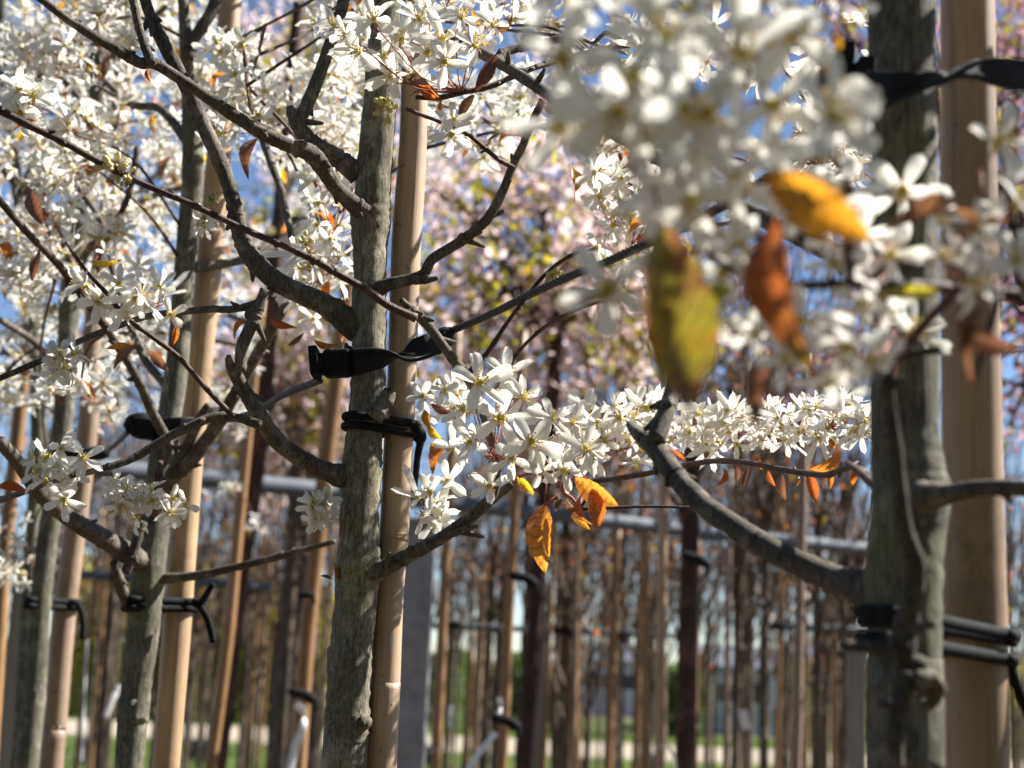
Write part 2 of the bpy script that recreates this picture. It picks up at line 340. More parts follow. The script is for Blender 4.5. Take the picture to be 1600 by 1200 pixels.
M['pot'] = plain('black_pot', (0.015, 0.015, 0.017), 0.5, 0.4)

# ------------------------------------------------------------------ flower, leaf and bud meshes
def petal_geo(nu, nv, L, Wd, lift, curl, cup, twist, rg):
    """strap-shaped petal along +X, flower axis +Z"""
    u = np.linspace(0, 1, nu + 1); v = np.linspace(-1, 1, nv + 1)
    U, Vv = np.meshgrid(u, v, indexing='ij')
    w = Wd * (0.30 + 0.70 * np.sin(np.pi * np.clip(U * 0.62 + 0.06, 0, 1)) ** 1.3) * np.sqrt(np.clip(1.0 - (np.clip(U - 0.62, 0, 1) / 0.385) ** 2.4, 0.0, 1))
    w = np.where(U > 0.999, Wd * 0.16, w)
    x = 0.07 + L * U * (1 - 0.08 * Vv ** 2 * (U > 0.99))
    y = w * Vv
    ang = lift + curl * U
    z = np.cumsum(np.concatenate([np.zeros((1, nv + 1)), np.diff(x, axis=0) * np.tan(np.clip(ang[1:], -1.2, 1.2))]), axis=0)
    z = z + cup * w * (Vv ** 2) + 0.035 * np.sin(U * 7 + rg.uniform(0, 6)) * Vv * U + rg.uniform(-0.03, 0.03) * np.sin(9 * U) * U
    ta = twist * U
    y2 = y * np.cos(ta); z2 = z + y * np.sin(ta)
    V = np.stack([x, y2, z2], -1).reshape(-1, 3)
    i = np.arange(nu)[:, None] * (nv + 1); j = np.arange(nv)[None, :]
    q = np.stack([i + j, i + nv + 1 + j, i + nv + 2 + j, i + j + 1], -1).reshape(-1, 4)
    return V, [q]
def rotz(V, a):
    c, s = math.cos(a), math.sin(a)
    return V @ np.array([[c, s, 0], [-s, c, 0], [0, 0, 1.0]])
def ball_geo(c, r, seg=6, rings=4, sc=(1, 1, 1)):
    V = [(0, 0, 1)]
    for i in range(1, rings):
        t = math.pi * i / rings
        for j in range(seg):
            a = 2 * math.pi * j / seg; V.append((math.sin(t) * math.cos(a), math.sin(t) * math.sin(a), math.cos(t)))
    V.append((0, 0, -1)); V = np.array(V) * r * np.array(sc) + np.array(c)
    q, t3 = [], []
    for j in range(seg):
        k = (j + 1) % seg
        t3.append((0, 1 + j, 1 + k))
        for i in range(rings - 2): q.append((1 + i * seg + j, 1 + (i + 1) * seg + j, 1 + (i + 1) * seg + k, 1 + i * seg + k))
        b = 1 + (rings - 2) * seg; t3.append((len(V) - 1, b + k, b + j))
    return V, [np.array(q).reshape(-1, 4), np.array(t3)]
def heart_into(A, rg, n_st=16, fine=True):
    """calyx cup, sepals, stamens, style and stalk; materials 1..5"""
    V, p = tube_geo(np.array([(0, 0, -0.20), (0, 0, -0.10), (0, 0, -0.01), (0, 0, 0.05)]), [0.035, 0.10, 0.145, 0.10], 8); A.add(V, p, 1)
    V, p = tube_geo(np.array([(0, 0, -0.85), (0.05, 0.03, -0.5), (0, 0, -0.18)]), [0.021, 0.02, 0.03], 5); A.add(V, p, 4)
    if not fine: n_st = 8
    for k in range(5):
        V, p = petal_geo(2, 2, 0.24, 0.045, -0.3 + rg.uniform(-0.4, 0.2), -0.5, 0.2, 0, rg); A.add(rotz(V, k * 1.2566 + 0.63), p, 5)
    for k in range(n_st):
        a = rg.uniform(0, 6.28); ln = rg.uniform(0.20, 0.36); lean = rg.uniform(0.25, 0.75)
        d = np.array([math.cos(a) * lean, math.sin(a) * lean, 1.0]); d /= np.linalg.norm(d)
        b = np.array([math.cos(a), math.sin(a), 0]) * 0.07 + np.array([0, 0, 0.03])
        V, p = tube_geo(np.stack([b, b + d * ln]), [0.013, 0.010], 3); A.add(V, p, 2)
        V, p = ball_geo(b + d * ln, 0.036, 4, 3, (1, 1, 1.2)); A.add(V, p, 3)
    V, p = tube_geo(np.array([(0, 0, 0.02), (0.01, 0, 0.26)]), [0.022, 0.014], 4); A.add(V, p, 1)
FL_M = [M['petal'], M['heart'], M['stamen'], M['anther'], M['stalk'], M['sepal']]
FL_MS = [M['petal_many']] + FL_M[1:]
PETALS, HEARTS, FLOWERS, LOWFL, BUDS = [], [], [], [], []
rg = np.random.default_rng(5)
for i in range(10):
    PETALS.append(mesh('petal', *petal_geo(8, 4, rg.uniform(0.85, 1.05), rg.uniform(0.15, 0.21), rg.uniform(0.0, 0.35), rg.uniform(-0.55, 0.25), rg.uniform(0.1, 0.7), rg.uniform(-0.6, 0.6), rg), M['petal']))
for i in range(5):
    A = Acc(); heart_into(A, rg); HEARTS.append(A.build('flower_heart', FL_M))
def flower_acc(nu, nv, fine, lift=None, n_st=12):
    A = Acc()
    base = rg.uniform(0.0, 0.5) if lift is None else lift
    for k in range(5):
        V, p = petal_geo(nu, nv, rg.uniform(0.8, 1.05), rg.uniform(0.15, 0.21), base + rg.uniform(-0.15, 0.25), rg.uniform(-0.6, 0.3), rg.uniform(0.1, 0.7), rg.uniform(-0.6, 0.6), rg)
        A.add(rotz(V, k * 1.2566 + rg.uniform(-0.22, 0.22)), p, 0)
    heart_into(A, rg, n_st, fine); return A
for i in range(9): FLOWERS.append(flower_acc(5, 2, True).build('flower', FL_M))
for i in range(4): FLOWERS.append(flower_acc(5, 2, True, lift=0.85).build('flower', FL_M))   # half-open cups
def low_flower():
    A = Acc(); base = rg.uniform(0, 0.6)
    for k in range(5):
        V, p = petal_geo(3, 1, rg.uniform(0.8, 1.05), rg.uniform(0.14, 0.2), base + rg.uniform(-0.2, 0.25), rg.uniform(-0.6, 0.3), 0, rg.uniform(-0.7, 0.7), rg)
        A.add(rotz(V, k * 1.2566 + rg.uniform(-0.25, 0.25)), p, 0)
    V, p = ball_geo((0, 0, 0.03), 0.12, 5, 3); A.add(V, p, 1)
    for k in range(5):
        a = rg.uniform(0, 6.28); d = np.array([math.cos(a) * 0.5, math.sin(a) * 0.5, 1.0]) * 0.27
        V, p = tube_geo(np.stack([np.zeros(3), d]), [0.012, 0.02], 3); A.add(V, p, 2)
    return A
LOW = [low_flower() for _ in range(8)]
LOWFL = [a.build('flower', FL_M) for a in LOW]
for i in range(4):                                 # tight bud clusters
    A = Acc()
    for k in range(13):
        d = rg.normal(size=3); d /= np.linalg.norm(d); d[2] = abs(d[2]) * 0.8 + 0.1; c = d * rg.uniform(0.35, 0.95)
        V, p = ball_geo((0, 0, 0), 0.20, 7, 5, (0.75, 0.75, 1.25))
        q = Vector(d).to_track_quat('Z', 'Y').to_matrix(); V = V @ np.array(q).T + c; A.add(V, p, 0)
        V, p = tube_geo(np.stack([np.zeros(3), c * 0.9]), [0.03, 0.05], 4); A.add(V, p, 1)
        if k % 3 == 0:
            V, p = petal_geo(3, 2, 0.45, 0.10, 0.8, -0.5, 0.4, 0, rg); A.add(rotz(V, k) + c * 0.7, p, 2)
    BUDS.append(A.build('bud_cluster', [M['bud'], M['heart'], M['sepal']]))
def leaf_geo(nu, nv, fold, bend, wav, rg, wd=0.175):
    u = np.linspace(0, 1, nu + 1); v = np.linspace(-1, 1, nv + 1); U, Vv = np.meshgrid(u, v, indexing='ij')
    w = wd * np.sin(np.pi * U ** 0.95) ** 0.85 * (1 - 0.22 * U) * 1.15
    w = np.where(U > 0.9, w * (1 - (U - 0.9) * 3), w) + 0.004
    saw = 1 + 0.05 * np.sin(U * 60) * (np.abs(Vv) > 0.9)
    x = U; y = w * Vv * saw; z = fold * w * np.abs(Vv) + bend * (U - 0.5) ** 2 * -1.0 + bend * 0.25 + wav * 0.03 * np.sin(U * 9 + Vv * 2)
    V = np.stack([x, y, z], -1).reshape(-1, 3)
    i = np.arange(nu)[:, None] * (nv + 1); j = np.arange(nv)[None, :]
    q = np.stack([i + j, i + nv + 1 + j, i + nv + 2 + j, i + j + 1], -1).reshape(-1, 4)
    return V, [q]
LEAVES = {}
for key in ('leaf_orange', 'leaf_yellow', 'leaf_brown', 'leaf_olive', 'leaf_mottled_shade', 'leaf_golden'):
    lst = []
    for i in range(5):
        A = Acc(); V, p = leaf_geo(16, 4, rg.uniform(0.5, 1.2), rg.uniform(-0.6, 0.9), rg.uniform(0, 1.5), rg); A.add(V, p, 0)
        V, p = tube_geo(np.array([(-0.30, 0, -0.06), (-0.12, 0, -0.01), (0.0, 0, 0.0), (0.5, 0, 0.0), (0.9, 0, -0.01)]) + np.array([0, 0, -0.006]), [0.012, 0.012, 0.012, 0.008, 0.003], 4); 
        A.add(V[:10], [q[(q < 10).all(1)] for q in p], 1)
        lst.append(A.build('leaf', [M[key], M['stalk']]))
    LEAVES[key] = lst

def frame_quat(axis, spin):
    q = Vector(axis).normalized().to_track_quat('Z', 'Y')
    return q @ Quaternion((0, 0, 1), spin)

class Tree:
    """a serviceberry: everything that grows on it is its child"""
    def __init__(self, loc, label, name='serviceberry_tree', group=None):
        self.root = empty(name, loc, label, 'tree', group); self.o = np.array(loc)
        self.n = 0; self.lowacc = Acc(); self.nlow = 0; self.stalks = Acc(); self.tw = Acc(); self.skel = []
    def tube(self, name, P, R, segs, m, sub=5, jit=0.0, knots=0.0, seed=0, label=None, parent=None):
        P2, R2 = catmull(P, R, sub)
        V, p = tube_geo(P2, R2, segs, jit, knots, seed)
        A = Acc(); A.add(V, p)
        if name in ('branch', 'twig', 'spur') and len(P2) > 8:          # buds, spurs and swollen joints along the wood
            for q in range(max(2, len(P2) // 7)):
                i = random.randrange(3, len(P2) - 3); t = P2[i + 1] - P2[i - 1]; t /= np.linalg.norm(t); n_ = np.cross(t, rng.normal(size=3)); n_ /= np.linalg.norm(n_)
                r0 = min(R2[i], .0042); a = P2[i] + n_ * R2[i] * .6; L = r0 * random.uniform(0.6, 1.5) if random.random() < .88 else r0 * random.uniform(2, 3.5)
                e = a + (n_ + t * random.uniform(.3, 1.1)) * L
                A.add(*tube_geo(np.array([a - t * r0 * .5, a + n_ * r0 * .25, (a * .4 + e * .6), e]), [r0 * .55, r0 * .62, r0 * .48, r0 * .25], 6))
                if random.random() < .5: A.add(*tube_geo(np.array([P2[i] - t * R2[i] * .35, P2[i] - t * R2[i] * .1, P2[i] + t * R2[i] * .1, P2[i] + t * R2[i] * .35]), [R2[i] * .9, R2[i] * 1.09, R2[i] * 1.09, R2[i] * .9], segs))
        o = obj(name, A.build(name, m, self.o), parent or self.root)
        if label: o['label'] = label
        self.skel.extend(P2[::3]); return o
    def branch(self, pts, Y, m='branch', segs=12, sub=6, jit=0.10, knots=0.05, name='branch'):
        P, R = pxpath(pts, Y); s = random.randrange(999)
        return self.tube(name, P, R, segs, M[m], sub, jit, knots, s)
    def twig(self, pts, Y, m='twig', name='twig', segs=8):
        P, R = pxpath(pts, Y); return self.tube(name, P, R, segs, M[m], 6, 0.08, 0.16, random.randrange(999))
    def stalk(self, a, b, r=0.0007, sag=0.15):
        a = np.array(a); b = np.array(b); mid = (a + b) / 2 + np.array([0, 0, -1]) * np.linalg.norm(b - a) * sag
        P, R = catmull([a, mid, b], [r * 1.25, r, r], 3); V, p = tube_geo(P, R, 5); self.stalks.add(V, p)
    def flower(self, P, R, axis, detail=1, spread=None, anchor=None):
        """detail 2: petals are sub-parts; 1: one mesh; 0: joined into the rest of the tree's blossom"""
        q = frame_quat(axis, random.uniform(0, 6.28)); P = Vector(P)
        if detail and self.n >= 296: detail = 0
        if anchor is not None and detail:
            self.stalk(anchor, P - Vector(axis).normalized() * R * 0.8, R * 0.024)
        if detail == 0:
            self.lowacc.merge(random.choice(LOW), np.array(q.to_matrix()) * R, np.array(P))
            self.nlow += 1; return
        self.n += 1
        if detail == 2:
            h = obj('flower', random.choice(HEARTS), self.root)
            h.rotation_mode = 'QUATERNION'; h.rotation_quaternion = q; h.location = P - Vector(self.o); h.scale = (R, R, R)
            sp = random.uniform(0.0, 0.45) if spread is None else spread
            for k in range(5):
                if random.random() < 0.03: continue
                pe = obj('petal', random.choice(PETALS), h)
                pe.rotation_mode = 'QUATERNION'
                pe.rotation_quaternion = Quaternion((0, 0, 1), k * 1.2566 + random.uniform(-0.2, 0.2)) @ Quaternion((0, 1, 0), -(sp + random.uniform(-0.25, 0.25)) + 0.15)
                s = random.uniform(0.88, 1.08); pe.scale = (s, s * random.uniform(0.85, 1.15), s)
        else:
            f = obj('flower', random.choice(FLOWERS) if R / max(0.3, P.y) * F > 24 else random.choice(LOWFL + FLOWERS[:3]), self.root)
            f.rotation_mode = 'QUATERNION'; f.rotation_quaternion = q; f.location = P - Vector(self.o); f.scale = (R, R, R * random.uniform(0.8, 1.2))
    def leaf(self, x0, y0, x1, y1, Y, key='leaf_orange', wid=1.0, roll=0.0, dY=0.0):
        a = at(x0, y0, Y); b = at(x1, y1, Y + dY); X = (b - a); L = X.length; X.normalize()
        n = TOCAM - X * TOCAM.dot(X); n.normalize()
        n = Quaternion(X, roll) @ n; Yv = n.cross(X)
        m = Matrix((X, Yv, n)).transposed().to_quaternion()
        l = obj('leaf', random.choice(LEAVES[key]), self.root); l.rotation_mode = 'QUATERNION'; l.rotation_quaternion = m
        l.location = a - Vector(self.o); l.scale = (L, L * wid, L); return l
    def rleaf(self, P, L, key):
        d = Vector((random.gauss(0, 0.6), random.gauss(-0.1, 0.6), random.gauss(-0.35, 0.6)))
        l = obj('leaf', random.choice(LEAVES[key]), self.root); l.rotation_mode = 'QUATERNION'
        q = d.normalized().to_track_quat('X', 'Z'); l.rotation_quaternion = q @ Quaternion((1, 0, 0), random.gauss(0, 0.7))
        l.location = Vector(P) - Vector(self.o); l.scale = (L, L, L)
    def cluster(self, px, py, Y, rpx, n, R=0.018, detail=1, ry=None, face=1.0, tofit=None, anchor=None, leaves=0, depth=1.0, keys=('leaf_orange', 'leaf_brown', 'leaf_yellow')):
        c = at(px, py, Y); ry = ry or rpx; k = mpp(Y)
        an = at(*anchor, Y) if anchor else c + Vector((random.uniform(-.3, .3) * rpx * k, 0.3 * rpx * k, -0.2 * ry * k))
        for i in range(n):
            d = Vector((random.gauss(0, 1), random.gauss(0, 1), random.gauss(0, 1))).normalized() * random.random() ** 0.45
            p = c + RIGHT * d.x * rpx * k + UP * d.z * ry * k - TOCAM * d.y * min(rpx, ry) * k * depth
            ax = (p - c) / max(1e-6, rpx * k) * 0.8 + TOCAM * face * random.uniform(0.1, 1.0) + Vector((random.gauss(0, .35), random.gauss(0, .35), random.gauss(0.15, .4)))
            self.flower(p, R * random.uniform(0.82, 1.12), ax, detail, anchor=an)
        for i in range(leaves):
            self.rleaf(an + Vector((random.gauss(0, .4), random.gauss(0, .4), random.gauss(0, .4))) * rpx * k, random.uniform(0.02, 0.036), random.choice(keys))
        return an
    def buds(self, px, py, Y, rpx, axis=(0, -0.4, 1), spin=0.0):
        b = obj('bud_cluster', random.choice(BUDS), self.root); b.rotation_mode = 'QUATERNION'; b.rotation_quaternion = frame_quat(axis, spin)
        b.location = at(px, py, Y) - Vector(self.o); s = rpx * 1.35 * mpp(Y); b.scale = (s, s, s)
    def region(self, x0, y0, x1, y1, Y0, Y1, ncl, per=6, R=0.018, detail=1, rc=0.035, leaf=0.45, link=0.6):
        for i in range(ncl):
            px, py, Y = random.uniform(x0, x1), random.uniform(y0, y1), random.uniform(Y0, Y1)
            if any((px - gx) ** 2 / gr ** 2 + (py - gy) ** 2 / gs ** 2 < 1 for gx, gy, gr, gs in GAPS) and random.random() < 0.9: continue
            rp = rc / mpp(Y) * random.uniform(0.6, 1.15)
            if random.random() < .22: self.buds(px, py, Y, rp * .3, (random.gauss(0, .5), -.5, .6))
            an = self.cluster(px, py, Y, rp, random.randint(max(2, per - 3), per + 3), R * .91, detail, leaves=1 if random.random() < leaf else 0)
            if random.random() < link and self.skel:
                S = np.array(self.skel); j = np.argmin(np.linalg.norm(S - np.array(an), axis=1) + rng.uniform(0, 0.12, len(S)))
                a = S[j]; b = np.array(an); ln = np.linalg.norm(b - a)
                if ln < 0.6:
                    mid = (a + b) / 2 + rng.normal(size=3) * 0.06 * ln + np.array([0, 0, 0.08 * ln])
                    P, RR = catmull([a, mid, b], [0.0017, 0.0014, 0.0010], 5); V, p = tube_geo(P, RR, 6, 0, 0.2, i); self.tw.add(V, p); self.skel.extend(P[4::4])
    def finish(self):
        if self.nlow: obj('blossom', self.lowacc.build('blossom', FL_MS, self.o), self.root, kind='stuff')
        if self.stalks.n: obj('flower_stalks', self.stalks.build('flower_stalks', M['stalk'], self.o), self.root, kind='stuff')
        if self.tw.n: obj('fine_twigs', self.tw.build('fine_twigs', M['twig'], self.o), self.root, kind='stuff')
GAPS = [(400, 45, 45, 60), (398, 300, 45, 55), (425, 445, 40, 40), (330, 210, 30, 40)]

def trunk_pts(pts, Y, top=None):
    """traced trunk, continued down to the ground and up past the frame"""
    P, R = pxpath(pts, Y)
    low = P[-1]; d = (P[-1] - P[-2]); d /= abs(d.z)
    for z in (0.8, 0.3, 0.0):
        P.append(Vector((low.x + d.x * 0.15 * (low.z - z), low.y, z))); R.append(R[len(pts) - 1] * (1.05 + 0.1 * (0.8 - z)))
    if top:
        d = P[0] - P[1]; d /= abs(d.z)
        for h in top:
            P.insert(0, P[0] + d * h); R.insert(0, R[0] * 0.85)
    return P, R
def cane(pts, Y, label, m='cane', top=0.35, nodes=(), group=None, segs=20):
    """bamboo cane pushed into the ground, rings at its nodes"""
    P, R = pxpath(pts, Y); d = P[0] - P[1]; d /= abs(d.z); P.insert(0, P[0] + d * top); R.insert(0, R[0])
    low = P[-1]; d = P[-1] - P[-2]; d /= abs(d.z)
    P.append(low + d * 0.5); R.append(R[-1]); P.append(Vector((low.x + d.x * low.z, low.y, 0.0))); R.append(R[-1])
    P2, R2 = catmull(P, R, 6); V, p = tube_geo(P2, R2, segs, 0.012, 0, 3)
    b = Vector(P[-1]); A = Acc(); A.add(V, p)
    o = obj('bamboo_cane', A.build('bamboo_cane', M[m], b), None, b); tag(o, label, 'stake', group)
    for (x, y, r) in nodes:
        c = at(x, y, Y); k = mpp(Y); r *= k
        q = np.array([c + Vector((0, 0, h)) for h in (-0.35 * r, -0.2 * r, -0.06 * r, 0.0, 0.06 * r, 0.3 * r)])
        V, p = tube_geo(q, [r * 0.995, r * 1.035, r * 1.04, r * 1.008, r * 1.03, r * 0.995], segs); A = Acc(); A.add(V, p)
        obj('node', A.build('node', M['cane_node'], b), o)
    return o

# ------------------------------------------------------------------ ground, path, grass
def sheet(name, x0, x1, y0, y1, z, m, n=1):
    xs = np.linspace(x0, x1, n + 1); ys = np.linspace(y0, y1, n + 1)
    X, Y = np.meshgrid(xs, ys, indexing='ij'); V = np.stack([X, Y, np.full_like(X, z)], -1).reshape(-1, 3)
    i = np.arange(n)[:, None] * (n + 1); j = np.arange(n)[None, :]
    q = np.stack([i + j, i + n + 1 + j, i + n + 2 + j, i + j + 1], -1).reshape(-1, 4)
    o = obj(name, mesh(name, V, [q], m)); o['kind'] = 'structure'; return o
sheet('ground', -600, 600, -200, 900, 0.0, M['soil'])
sheet('lawn', -60, 60, 17.0, 44.0, 0.004, M['turf'])
sheet('path', -60, 60, 25.6, 30.6, 0.008, M['path'])
A = Acc(); n = 26000
gx = rng.uniform(-11, 11, n); gy = np.where(rng.random(n) < .75, rng.uniform(17.5, 25.5, n), rng.uniform(30.7, 33, n)); gh = rng.uniform(0.04, 0.13, n); ga = rng.uniform(0, 6.28, n); gw = 0.012
b = np.stack([gx, gy, np.full(n, 0.004)], -1); s_ = np.stack([np.cos(ga), np.sin(ga), 0 * ga], -1) * gw
tip = b + np.stack([rng.normal(0, .03, n), rng.normal(0, .03, n), gh], -1)
A.add(np.stack([b - s_, b + s_, tip], 1).reshape(-1, 3), [np.arange(3 * n).reshape(-1, 3)])
obj('grass', A.build('grass', M['grass'], smooth=False), kind='stuff')['label'] = 'short green grass beside the pale path'

# ------------------------------------------------------------------ far hedge, shed, evergreen
def leaf_cloud(P, size, r_, flat=0.5):
    """many small bent leaf faces at points P"""
    n = len(P)
    d = r_.normal(size=(n, 3)); d /= np.linalg.norm(d, axis=1)[:, None]
    e = r_.normal(size=(n, 3)); e -= d * (d * e).sum(1)[:, None]; e /= np.linalg.norm(e, axis=1)[:, None]
    f = np.cross(d, e); L = (size * r_.uniform(0.6, 1.35, n))[:, None]
    V = np.stack([P - d * L * .5, P + e * L * .3 + f * L * .08, P + d * L * .5, P - e * L * .3 + f * L * .08], 1).reshape(-1, 3)
    i = np.arange(n)[:, None] * 4
    return V, [np.concatenate([i + np.array([[0, 1, 2]]), i + np.array([[0, 2, 3]])])]
def hedge(x0, x1, y0, y1, top, m, nleaf, label, size, name='hedge', cat='hedge'):
    r_ = np.random.default_rng(int(abs(x0) * 100))
    o = empty(name, ((x0 + x1) / 2, (y0 + y1) / 2, 0), label, cat); org = np.array(o.location)
    P = np.stack([r_.uniform(x0, x1, nleaf), r_.uniform(y0, y1, nleaf), r_.random(nleaf) ** 0.8 * top], -1)
    P[:, 2] *= 0.86 + 0.14 * np.sin(P[:, 0] * 3.1) * np.cos(P[:, 0] * 1.3)
    A = Acc(); A.add(*leaf_cloud(P, size, r_)); obj('foliage', A.build('foliage', M[m], org, False), o, kind='stuff')
    A = Acc()
    for i in range(int((x1 - x0) * 4)):
        x = r_.uniform(x0, x1); y = r_.uniform(y0, y1); h = top * r_.uniform(.6, .95)
        A.add(*tube_geo(np.array([(x, y, 0), (x + r_.normal() * .1, y, h / 2), (x + r_.normal() * .2, y, h)]), [.03, .022, .008], 5))
    obj('stems', A.build('stems', M['far_bark'], org), o, kind='stuff')
hx = lambda px, Y: at(px, 1040, Y).x
hedge(hx(95, 33), hx(330, 33), 32.2, 34, 3.6, 'hedge', 16000, 'loose yellow green hedge beyond the path behind the left trunks', 0.13)
hedge(hx(330, 33), hx(545, 33), 32, 33.8, 3.3, 'hedge', 16000, 'tall yellow green hedge beyond the path left of the centre trunk', 0.13)
hedge(hx(560, 36), hx(730, 36), 35, 37, 2.1, 'evergreen', 7000, 'low dark hedge beyond the path behind the grey post', 0.12)
hedge(hx(735, 34), hx(900, 34), 33, 34.5, 1.8, 'evergreen', 7000, 'low dark hedge beyond the path behind the timber post', 0.12)
hedge(hx(1012, 35), hx(1104, 35), 34, 35.5, 1.9, 'evergreen', 4500, 'low dark hedge beside the white shed, behind the red brown trunk', 0.12)
hedge(hx(1215, 34), hx(1262, 34), 33, 34, 2.2, 'evergreen', 4000, 'dark evergreen shrub beside the pale shed', 0.10, 'evergreen_shrub', 'shrub')
hedge(hx(1330, 38), hx(1720, 38), 37, 39, 2.6, 'hedge', 9000, 'olive hedge beyond the path at the right end', 0.13)
hedge(-7.5, 7.5, -3.0, -1.5, 5.0, 'evergreen', 17000, 'added evergreen hedge, unseen behind the camera, blocking skylight', 0.17)  # unseen hedge added behind the camera to darken the camera-facing sides
def boxg(x0, x1, y0, y1, z0, z1):
    V = np.array([(x, y, z) for x in (x0, x1) for y in (y0, y1) for z in (z0, z1)], float)
    return V, [np.array([(0, 1, 3, 2), (4, 6, 7, 5), (0, 4, 5, 1), (2, 3, 7, 6), (0, 2, 6, 4), (1, 5, 7, 3)])]
def house(px0, px1, Y, zt, zr, wall, label, nwin, name='shed', cat='shed'):
    x0, x1 = hx(px0, Y), hx(px1, Y); o = empty(name, ((x0 + x1) / 2, Y, 0), label, cat); org = np.array(o.location)
    A = Acc(); A.add(*boxg(x0, x1, Y, Y + 3.5, 0, zt)); obj('wall', A.build('wall', M[wall], org, False), o)
    A = Acc(); e = 0.2
    V = np.array([(x0 - e, Y - e, zt), (x1 + e, Y - e, zt), (x1 + e, Y + 3.7, zt), (x0 - e, Y + 3.7, zt), (x0 - e, Y + 1.75, zr), (x1 + e, Y + 1.75, zr)]); V = np.vstack([V, V + (0, 0, .08)]); V[:6, 2] += .003
    A.add(V, [np.array([(6, 7, 11, 10), (9, 10, 11, 8), (0, 4, 5, 1), (3, 2, 5, 4), (0, 1, 7, 6), (3, 9, 8, 2)]), np.array([(6, 10, 9), (7, 8, 11), (0, 3, 4), (1, 5, 2)])])
    obj('roof', A.build('roof', M['roof_grey'], org, False), o)
    for i in range(nwin):
        c = x0 + (i + .5) * (x1 - x0) / nwin; w = min(.45, (x1 - x0) / nwin * .32)
        A = Acc()
        for b_ in ((c - w - .06, c - w, .8 * zt - .55, .8 * zt + .06), (c + w, c + w + .06, .8 * zt - .55, .8 * zt + .06), (c - w, c + w, .8 * zt, .8 * zt + .06), (c - w, c + w, .8 * zt - .55, .8 * zt - .49)):
            A.add(*boxg(b_[0], b_[1], Y - .05, Y + .02, b_[2], b_[3]))
        f = obj('window', A.build('window', M['label_white'], org, False), o)
        A = Acc(); A.add(*boxg(c - w, c + w, Y - .012, Y + .02, .8 * zt - .49, .8 * zt)); obj('pane', A.build('pane', M['window_dark'], org, False), f)
house(1105, 1215, 37, 1.55, 2.1, 'wall_white', 'small white shed seen between the far trunks', 2)
house(1262, 1330, 40, 1.7, 2.3, 'wall_tan', 'tan boarded shed right of the dark shrub', 1)
house(255, 395, 62, 3.9, 5.6, 'wall_white', 'pale house with slate roof above the yellow hedge', 3, 'house', 'house')
house(905, 1010, 46, 1.6, 2.1, 'wall_white', 'low pale outbuilding in the gap right of the timber post', 2)

# ------------------------------------------------------------------ trellis: pipes, posts
def pipe(pts, r, label, m='steel', name='trellis_pipe', cat='pipe', group=None):
    P = [at(x, y, Y) for x, y, Y in pts]; P2, R2 = catmull(P, [r] * len(P), 8); V, p = tube_geo(P2, R2, 16)
    b = Vector(P[0]); A = Acc(); A.add(V, p); return tag(obj(name, A.build(name, M[m], b), None, b), label, cat, group)
pipe([(60, 722, 3.0), (300, 745, 3.25), (800, 797, 3.9), (1160, 838, 4.5), (1500, 872, 5.2)], 0.0205, 'thick grey galvanised pipe crossing behind the centre trunk')
pipe([(560, 974, 6.0), (705, 978, 6.0), (990, 991, 6.1), (1090, 994, 6.2)], 0.0125, 'thin pale pipe tying the far canes right of the grey post')
pipe([(1195, 977, 5.2), (1340, 985, 5.2), (1420, 990, 5.3)], 0.0125, 'short pale pipe running into the right trunk')
pipe([(40, 893, 4.6), (130, 898, 4.6), (330, 911, 4.7), (420, 918, 4.8)], 0.015, 'pale pipe low between the left canes')
def post(px, ytop, Y, w, m, label, d=None):
    t = at(px, ytop, Y); d = d or w; A = Acc()
    V, p = boxg(t.x - w / 2, t.x + w / 2, Y, Y + d, 0, t.z); A.add(V, p)
    o = obj('post', A.build('post', M[m], (t.x, Y, 0), False), None, (t.x, Y, 0)); tag(o, label, 'post')
    bv = o.modifiers.new('bevel', 'BEVEL'); bv.width = 0.004; bv.segments = 2
    A = Acc(); A.add(*boxg(t.x - w * .53, t.x + w * .53, Y - w * .03, Y + d + w * .03, t.z + .001, t.z + .02)); obj('cap', A.build('cap', M[m], (t.x, Y, 0), False), o)
post(657, 822, 3.72, 0.078, 'post', 'square grey steel post behind the centre cane')
post(842, 962, 5.4, 0.060, 'post_green', 'grey green timber post among the far canes')
post(1341, 1010, 4.6, 0.050, 'post_green', 'pale timber post beside the right trunk')
post(38, 930, 2.9, 0.052, 'post_green', 'pale flat timber post at the far left')

# ------------------------------------------------------------------ centre tree
T1Y = 1.0
base = at(537, 1200, T1Y); tc = Tree((base.x - .02, T1Y, 0), 'grey barked serviceberry with four pruned branches in the middle, its blossom in focus')
P, R = trunk_pts([(610, -40, 23), (600, 60, 26), (593, 169, 28), (586, 250, 29), (582, 305, 29), (579, 345, 33), (578, 385, 28), (578, 434, 26), (576, 485, 29), (576, 535, 27), (575, 600, 28), (573, 640, 29), (569, 690, 29), (565, 735, 33), (562, 795, 30), (560, 850, 32), (560, 885, 36), (556, 930, 33), (551, 985, 32), (546, 1031, 35), (544, 1090, 33), (543, 1128, 36), (540, 1160, 32), (537, 1200, 32), (534, 1240, 33)], T1Y, top=(.1, .2, .2))
tc.tube('trunk', P, R, 28, M['trunk'], 7, 0.085, 0, 4)
for (x, y, r) in ((602, 622, 15), (574, 1128, 15), (522, 1070, 14)):       # knots and stubs on the trunk
    s = 1 if x > 560 else -1
    if y < 700: tc.branch([(584, 652, 18), (596, 636, 15), (605, 620, 13), (608, 608, 9)], T1Y - .02, 'branch', 12, 5, .25, .1, 'stub')
    else: tc.branch([(x - 12 * s, y, r), (x - 2 * s, y + 2, r * .85), (x + 4 * s, y + 5, r * .5)], T1Y - .008, 'trunk', 12, 4, .25, 0, 'knot')
D = (.93, .99)
